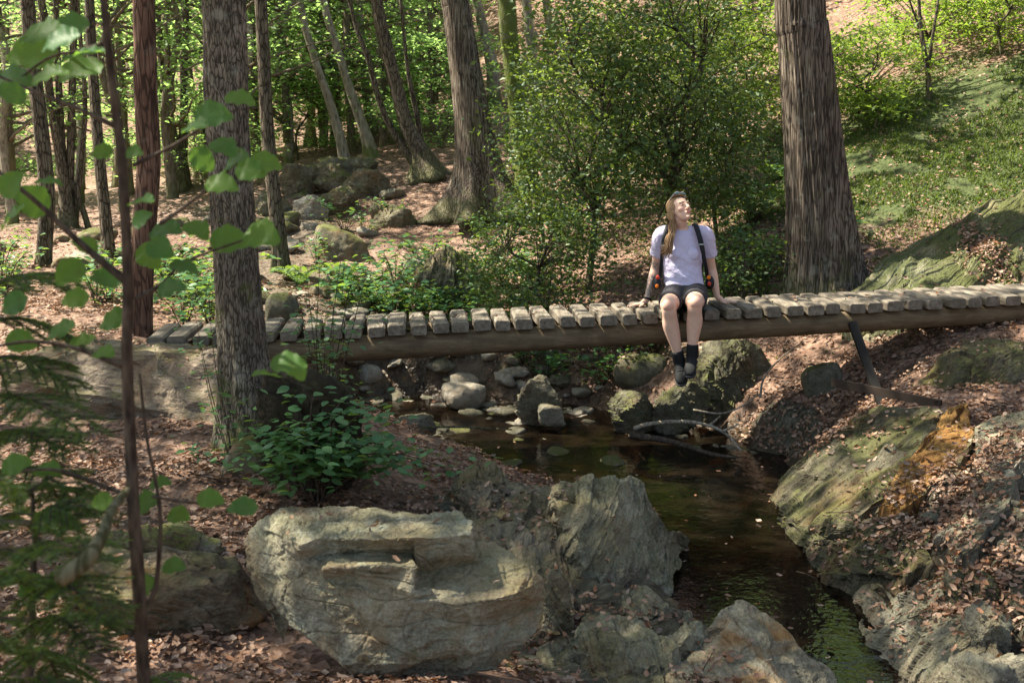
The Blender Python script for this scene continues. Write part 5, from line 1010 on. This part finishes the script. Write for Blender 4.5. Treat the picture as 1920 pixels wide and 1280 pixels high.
#PERSON-BEGIN
# ------------------------------------------------------------------ the woman on the bridge
_nz = upv/upv[2]
def deckz(x, y): return BA[2]-((x-BA[0])*upv[0]+(y-BA[1])*upv[1])/upv[2]
def on_deck(px, d, h):
    p = P(px, 580, d); return np.array([p[0], p[1], deckz(p[0], p[1])+h])
def segdist(V, a, b):
    ab = b-a; t = np.clip(((V-a)@ab)/(ab@ab), 0, 1); return np.linalg.norm(V-a-t[:, None]*ab, axis=1)
pelv = on_deck(1283, 8.97, .105); per = thing('person', 'woman in lilac t-shirt and dark shorts sitting on the footbridge, looking up', 'person', pelv-np.array([0, 0, .105]))
waist = P(1281, 520, 9.0); chest = P(1279, 475, 9.03); nb = P(1278, 431, 9.03); hc = P(1274, 394, 9.0)
shR = P(1241, 441, 9.03); shL = P(1322, 440, 9.03)
elR = P(1229, 502, 9.13); elL = P(1334, 502, 9.13)
wrR = on_deck(1213, 9.07, .050); wrL = on_deck(1344, 9.09, .050)
hpR = on_deck(1264, 8.93, .10); hpL = on_deck(1303, 8.93, .10)
knR = P(1253, 573, 8.47); knL = P(1303, 569, 8.47); anR = P(1273, 676, 8.53); anL = P(1298, 664, 8.50)
X = np.array([1., 0, 0]); Y = np.array([0, 1., 0]); Z = np.array([0, 0, 1.])
def ring(c, rx, ry): return [*c, rx, 0, 0, 0, ry, 0]
HR = np.array((Matrix.Rotation(R(34), 3, 'Z')@Matrix.Rotation(R(-30), 3, 'X')@Matrix.Rotation(R(5), 3, 'Y')))
HS = 1.0
def H(x, y, z): return hc+HR@(np.array([x, y, z])*HS)
def hell(mb, c, r, sub=3): ellip(mb, H(*c), np.array(r)*HS, sub, HR)
mb = MB()
loft(mb, [ring(pelv-Z*.08, .15, .11), ring(pelv, .165, .125), ring(waist, .125, .10), ring((waist+chest)/2, .13, .105), ring(chest, .142, .112), ring(P(1279, 448, 9.03), .15, .09), ring(nb-Z*.01, .085, .065), ring(nb+Z*.03, .05, .05)], 28, 30)
tube(mb, [nb-Z*.04, nb+Z*.02, H(0, .02, -.07), H(0, .02, -.02)], [.056, .049, .048, .05], 16, 14)
for s, sh, el, wr in ((-1, shR, elR, wrR), (1, shL, elL, wrL)):
    tube(mb, [nb+X*s*.05-Z*.015, sh+Z*.0, sh*.7+el*.3, sh*.35+el*.65, el, el*.7+wr*.3, el*.3+wr*.7, wr], [.05, .052, .046, .042, .037, .039, .031, .0235], 16, 40)
    pc = wr+X*s*.045; pc[2] = deckz(pc[0], pc[1])+.019; kn_ = pc+X*s*.032; kn_[2] = deckz(kn_[0], kn_[1])+.016
    tube(mb, [wr, wr*.4+pc*.6+Z*.006, pc, kn_], [.022, .023, .021, .015], 12, 10)
    for k, (oy, ln) in enumerate(((-.034, .062), (-.012, .076), (.010, .07), (.031, .055))):
        a = kn_+Y*oy*.85+X*s*(-.035); b = kn_+Y*oy+X*s*.008+Z*.003; c = b+X*s*ln*.5+Y*oy*.22; c[2] = deckz(c[0], c[1])+.014; e = b+X*s*ln+Y*oy*.34; e[2] = deckz(e[0], e[1])+.0085
        a[2] = deckz(a[0], a[1])+.017
        tube(mb, [a, b, c, e], [.0105, .0098, .0088, .0072], 10, 14)
    a = pc-X*s*.015-Y*.012; b = a-Y*.035+X*s*.012; e = b-Y*.022+X*s*.028; b[2] = deckz(b[0], b[1])+.014; e[2] = deckz(e[0], e[1])+.009; a[2] = deckz(a[0], a[1])+.018
    tube(mb, [a, b, e], [.013, .0112, .0085], 10, 12)
for hp, kn, an, s in ((hpR, knR, anR, -1), (hpL, knL, anL, 1)):
    tube(mb, [hp+Y*.05, hp, hp*.6+kn*.4, hp*.25+kn*.75, kn+Y*.02], [.09, .096, .088, .072, .062], 18, 24)
    q = lambda t, back=0., sx=0.: kn*(1-t)+an*t+Y*back+X*s*sx
    tube(mb, [kn+Y*.01+Z*.015, q(.08, .002), q(.2, .012, .004), q(.34, .022, .008), q(.5, .020, .005), q(.72, .01), q(.9, .002), q(1.05)], [.058, .056, .055, .061, .056, .043, .034, .034], 18, 40)
    ellip(mb, kn+np.array([0, -.012, .004]), (.050, .048, .053), 3)
# head
hell(mb, (0, .012, .032), (.072, .088, .082), 4)
loft(mb, [[*H(0, cy, z), *(HR@np.array([rx, 0, 0])), *(HR@np.array([0, ry, 0]))] for z, cy, rx, ry in ((.07, -.005, .058, .065), (.03, -.014, .066, .072), (-.015, -.016, .063, .070), (-.05, -.020, .056, .064), (-.08, -.030, .044, .052), (-.103, -.046, .028, .034), (-.112, -.055, .014, .018))], 28, 24)
tube(mb, [H(0, -.082, .022), H(0, -.093, .0), H(0, -.108, -.026), H(0, -.098, -.036)], [.007, .0085, .0125, .009], 10, 12)
for s in (-1, 1):
    hell(mb, (s*.011, -.094, -.034), (.009, .010, .008)); hell(mb, (s*.03, -.073, .026), (.026, .013, .009)); hell(mb, (s*.040, -.058, -.026), (.024, .022, .02)); hell(mb, (s*.07, .012, -.012), (.009, .019, .03))
    hell(mb, (s*.030, -.076, .004), (.015, .010, .0085))
hell(mb, (0, -.080, -.098), (.018, .014, .013)); hell(mb, (0, -.083, -.062), (.024, .012, .014))
body, BVt = remesh(mb, 'body', M['skin'], per, .0042, 5, .5)
tat = np.maximum(1-smooth(.0, .075, np.linalg.norm(BVt-(shR*.12+elR*.88), axis=1)), .55*(1-smooth(.045, .07, segdist(BVt, elR*.6+wrR*.4, elR*.2+wrR*.8))))
attr(body, 'tattoo', np.clip(tat*1.6, 0, 1)*(BVt[:, 0] < shR[0]+.06))
bl = np.maximum.reduce([.30*(1-smooth(.02, .06, np.linalg.norm(BVt-k, axis=1))) for k in (knR-Y*.05, knL-Y*.05)]+[.35*(1-smooth(.006, .035, np.linalg.norm(BVt-H(s*.042, -.075, -.025), axis=1))) for s in (-1, 1)]+[.4*(1-smooth(.005, .02, np.linalg.norm(BVt-H(0, -.11, -.028), axis=1)))])
attr(body, 'blush', bl)
mb = MB(); hell(mb, (0, -.0945, -.0585), (.021, .0068, .0042), 3); hell(mb, (0, -.0935, -.066), (.018, .0075, .0052), 3); mb.build('lips', M['lip'], per)
for s in (-1, 1):
    mb = MB(); hell(mb, (s*.030, -.0825, .0035), (.0118, .0045, .0035), 3); mb.build('eye', M['eye'], per)
    mb = MB(); tube(mb, [H(s*.013, -.0905, .0205), H(s*.03, -.0885, .0265), H(s*.046, -.077, .0205)], [.003, .0034, .0018], 6, 8); mb.build('eyebrow', M['brow'], per)
# hair: cap and long strands over her right shoulder
mb = MB(); hell(mb, (0, .024, .044), (.0785, .088, .082), 4); hell(mb, (-.02, .075, -.02), (.05, .03, .05), 3)
for s in (-1, 1): hell(mb, (s*.063, .016, .022), (.018, .05, .045), 3)
for s in np.linspace(-1, 1, 23):
    tube(mb, [H(s*.030, -.062, .098), H(s*.052, -.02, .126-.02*abs(s)), H(s*.07, .04, .10-.04*abs(s)), H(s*.04, .095, .03)], [.004, .007, .008, .006], 6, 14)
rngh = np.random.default_rng(12)
for i in range(105):
    a, b, c = rngh.normal(size=3); w = rngh.uniform(-1, 1)
    st_ = H(-.068+.006*a, .03+.03*w, .03-.03*abs(w)+.01*b)
    e1 = P(1262+3.5*w+2*a, 424, 8.955-.02*b); e2 = P(1256+5.5*w+2*b, 447, 8.885-.012*abs(c)); e3 = P(1252+5*w+3*a, 466+3*b, 8.865-.01*abs(c)); e4 = P(1249+6*w+4*c, 474+7*a, 8.87)
    tube(mb, [st_, H(-.075, .02+.02*w, -.05), e1, e2, e3, e4], [.003, .0035, .0036, .0034, .003, .001], 5, 26)
mb.build('hair', M['hair'], per)
# t-shirt
mb = MB()
hem = P(1282, 534, 8.985)
loft(mb, [ring(hem, .168, .138), ring(waist, .152, .128), ring((waist+chest)/2, .150, .125), ring(chest, .156, .126), ring(P(1279, 455, 9.03), .164, .108), ring(P(1279, 442, 9.03), .150, .088), ring(nb+Z*.004, .078, .066)], 36, 40)
for s in (-1, 1): ellip(mb, chest+np.array([s*.062, -.078, .0]), (.066, .058, .062), 3)
for s, sh, el in ((-1, shR, elR), (1, shL, elL)):
    tube(mb, [nb+X*s*.045-Z*.012, sh*.55+nb*.45-Z*.003, sh, sh*.6+el*.4+X*s*.004, sh*.40+el*.60+X*s*.005], [.05, .06, .066, .066, .068], 20, 24)
tee, TV = remesh(mb, 't_shirt', M['tee'], per, .0055, 6, .5)
wr_ = fbm(np.column_stack([TV[:, 0]*9+TV[:, 2]*13, TV[:, 1]*8, TV[:, 2]*6-TV[:, 0]*5]), 3)*.011*smooth(.0, .25, nb[2]-TV[:, 2])+fbm(TV*14+4, 3)*.0018
nrm_ = np.empty(len(TV)*3, np.float32); tee.data.vertices.foreach_get('normal', nrm_); TVn = TV+nrm_.reshape(-1, 3)*wr_[:, None]-np.array(per.location)
tee.data.vertices.foreach_set('co', TVn.astype(np.float32).ravel()); tee.data.update()
# shorts
mb = MB(); loft(mb, [ring(pelv-Z*.095, .165, .13), ring(pelv-Z*.03, .178, .145), ring(pelv+Z*.04, .170, .138), ring(P(1282, 530, 8.985), .158, .128)], 30, 16)
for hp, kn, s in ((hpR, knR, -1), (hpL, knL, 1)):
    k0 = hp*.28+kn*.72; tube(mb, [hp+Y*.06, hp, hp*.65+kn*.35, k0+Z*.004], [.095, .102, .096, .090], 22, 18)
remesh(mb, 'shorts', M['shorts'], per, .006, 5, .5)
# boots
for an, kn, toe in ((anR, knR, P(1277, 719, 8.37)), (anL, knL, P(1291, 703, 8.33))):
    up = norm(kn-an); f = norm(toe-an); f = norm(f-up*(f@up)*.55); dn = -norm(up-f*(up@f)); sd = np.cross(f, dn)
    heel = an+dn*.045-f*.045; mb = MB()
    tube(mb, [an+up*.075, an+up*.03, an+dn*.02], [.046, .047, .05], 18, 12)
    def fr(t, w, h, lift): c = heel+f*t+dn*lift; return [*c, *(sd*w), *(dn*h)]
    loft(mb, [fr(-.03, .024, .03, .0), fr(0., .036, .045, -.005), fr(.06, .038, .048, -.01), (fr(.12, .042, .036, .005)), fr(.18, .045, .028, .012), fr(.225, .036, .022, .018), fr(.245, .018, .012, .022)], 20, 24)
    b, _ = remesh(mb, 'boot', M['boot'], per, .005, 4, .5)
    mb = MB(); loft(mb, [fr(-.036, .02, .012, .042), fr(-.01, .038, .014, .046), (fr(.06, .036, .012, .044)), fr(.12, .043, .013, .046), fr(.18, .048, .014, .046), fr(.235, .038, .013, .042), fr(.258, .016, .010, .036)], 18, 24)
    sb = mb.build('sole', M['sole'], None, origin=tuple(per.location)); sb.location = (0, 0, 0); sb.parent = b
    mb = MB()
    for t in (.075, .098, .121, .145): tube(mb, [heel+f*t-sd*.024+dn*(-.038+t*.13), heel+f*t+dn*(-.052+t*.17), heel+f*t+sd*.024+dn*(-.038+t*.13)], .003, 5, 8)
    lb = mb.build('laces', M['sole'], None, origin=tuple(per.location)); lb.location = (0, 0, 0); lb.parent = b
mb = MB(); wd = norm(elR-wrR); c0 = wrR+wd*.012; a_ = norm(np.cross(wd, Y)); b_ = np.cross(wd, a_)
tube(mb, [c0+(a_*math.cos(t)+b_*math.sin(t))*.027 for t in np.linspace(0, 2*np.pi, 22)], .009, 8); mb.build('wristband', M['pack'], per)
# sunglasses pushed up on her hair
sg = thing('sunglasses', 'sunglasses pushed up on top of the seated woman\'s head', 'sunglasses', H(0, -.05, .115))
for s in (-1, 1):
    mb = MB(); ellip(mb, H(s*.033, -.054, .118), (.027, .006, .019), 3, HR@rot_xyz(-48, 0, s*12)); mb.build('lens', M['glass'], sg)
mb = MB(); tube(mb, [H(-.068, .03, .075), H(-.066, -.038, .105), H(-.034, -.062, .127), H(0, -.06, .122), H(.034, -.062, .127), H(.066, -.038, .105), H(.068, .03, .075)], .003, 6, 40); mb.build('frame', M['grey_trim'], sg)
# backpack
bk = thing('backpack', 'black backpack with orange and red pouches worn on the woman\'s back', 'backpack', on_deck(1281, 9.2, .0))
mb = MB(); V, Fc = ico(4); V = np.sign(V)*np.abs(V)**.55; V = V/np.abs(V).max(); mb.add(V*np.array([.165, .09, .235])+P(1280, 490, 9.24), Fc); mb.build('pack', M['pack'], bk)
for s, q in ((1, [(1300, 423, 9.10), (1304, 421, 9.0), (1309, 436, 8.925), (1315, 458, 8.90), (1320, 482, 8.905), (1324, 504, 8.94), (1326, 520, 9.06)]), (-1, [(1257, 424, 9.10), (1254, 422, 9.0), (1248, 438, 8.93), (1244, 460, 8.91), (1241, 484, 8.92), (1239, 506, 8.95), (1238, 520, 9.06)])):
    mb = MB(); C = [P(*a) for a in q]; loft(mb, [[*c, .021*(1 if i < 4 else .7), 0, 0, 0, -.007, .007] for i, c in enumerate(C)], 10, 36); st_ = mb.build('shoulder_strap', M['pack'], bk)
    mb = MB(); box(mb, C[3]+np.array([0, -.012, 0]), (.02, .003, .004)); bb_ = mb.build('buckle', M['grey_trim'], None, origin=tuple(bk.location)); bb_.location = (0, 0, 0); bb_.parent = st_
    px = 1231 if s < 0 else 1331
    mb = MB(); ellip(mb, P(px, 530, 8.99), (.035, .06, .055), 3); mb.build('hip_pouch', M['pack'], bk)
    mb = MB(); ellip(mb, P(px-2*s, 520, 8.945), (.016, .016, .018), 3); mb.build('orange_pouch', M['orange'] if s > 0 else M['red'], bk)
    mb = MB(); ellip(mb, P(px-1*s, 536 if s < 0 else 532, 8.94), (.015, .016, .02), 3); mb.build('orange_pouch', M['red'] if s > 0 else M['orange'], bk)
#PERSON-END

# ------------------------------------------------------------------ light, camera
world = bpy.data.worlds.new('World'); scene.world = world; world.use_nodes = True; nt = world.node_tree; nt.nodes.clear()
sky = nt.nodes.new('ShaderNodeTexSky'); sky.sky_type = 'NISHITA'; sky.sun_disc = False
SUN = norm(np.array([-.80, .22, 1.22])); el = math.asin(SUN[2]); az = math.atan2(SUN[0], SUN[1])
sky.sun_elevation = el; sky.sun_rotation = az; sky.air_density = 1.; sky.dust_density = 1.5
bg = nt.nodes.new('ShaderNodeBackground'); bg.inputs[1].default_value = .082; ow = nt.nodes.new('ShaderNodeOutputWorld'); nt.links.new(sky.outputs[0], bg.inputs[0]); nt.links.new(bg.outputs[0], ow.inputs[0])
sl_ = bpy.data.lights.new('sun', 'SUN'); sl_.energy = 4.4; sl_.angle = R(.6); sl_.color = (1, .98, .95); so = bpy.data.objects.new('sun', sl_); COL.objects.link(so); so.rotation_euler = Vector(-SUN).to_track_quat('-Z', 'Y').to_euler()
cam = bpy.data.cameras.new('camera'); co = bpy.data.objects.new('camera', cam); COL.objects.link(co); co.location = tuple(CAM); co.rotation_euler = (math.pi/2-TH, 0, 0)
cam.sensor_width = 36; cam.lens = 36*F/1920; cam.clip_end = 500; cam.clip_start = .05; cam.dof.use_dof = True; cam.dof.focus_distance = 8.7; cam.dof.aperture_fstop = 5.
scene.camera = co
scene.view_settings.view_transform = 'Standard'; scene.view_settings.look = 'None'; scene.view_settings.exposure = 2.05; scene.view_settings.use_white_balance = True; scene.view_settings.white_balance_temperature = 7500; scene.view_settings.white_balance_tint = 4; scene.view_settings.gamma = 1
scene.cycles.max_bounces = 6; scene.cycles.diffuse_bounces = 4; scene.cycles.glossy_bounces = 3; scene.cycles.transmission_bounces = 4; scene.cycles.transparent_max_bounces = 6
scene.cycles.caustics_reflective = False; scene.cycles.caustics_refractive = False; scene.cycles.use_denoising = True; scene.cycles.sample_clamp_indirect = 4
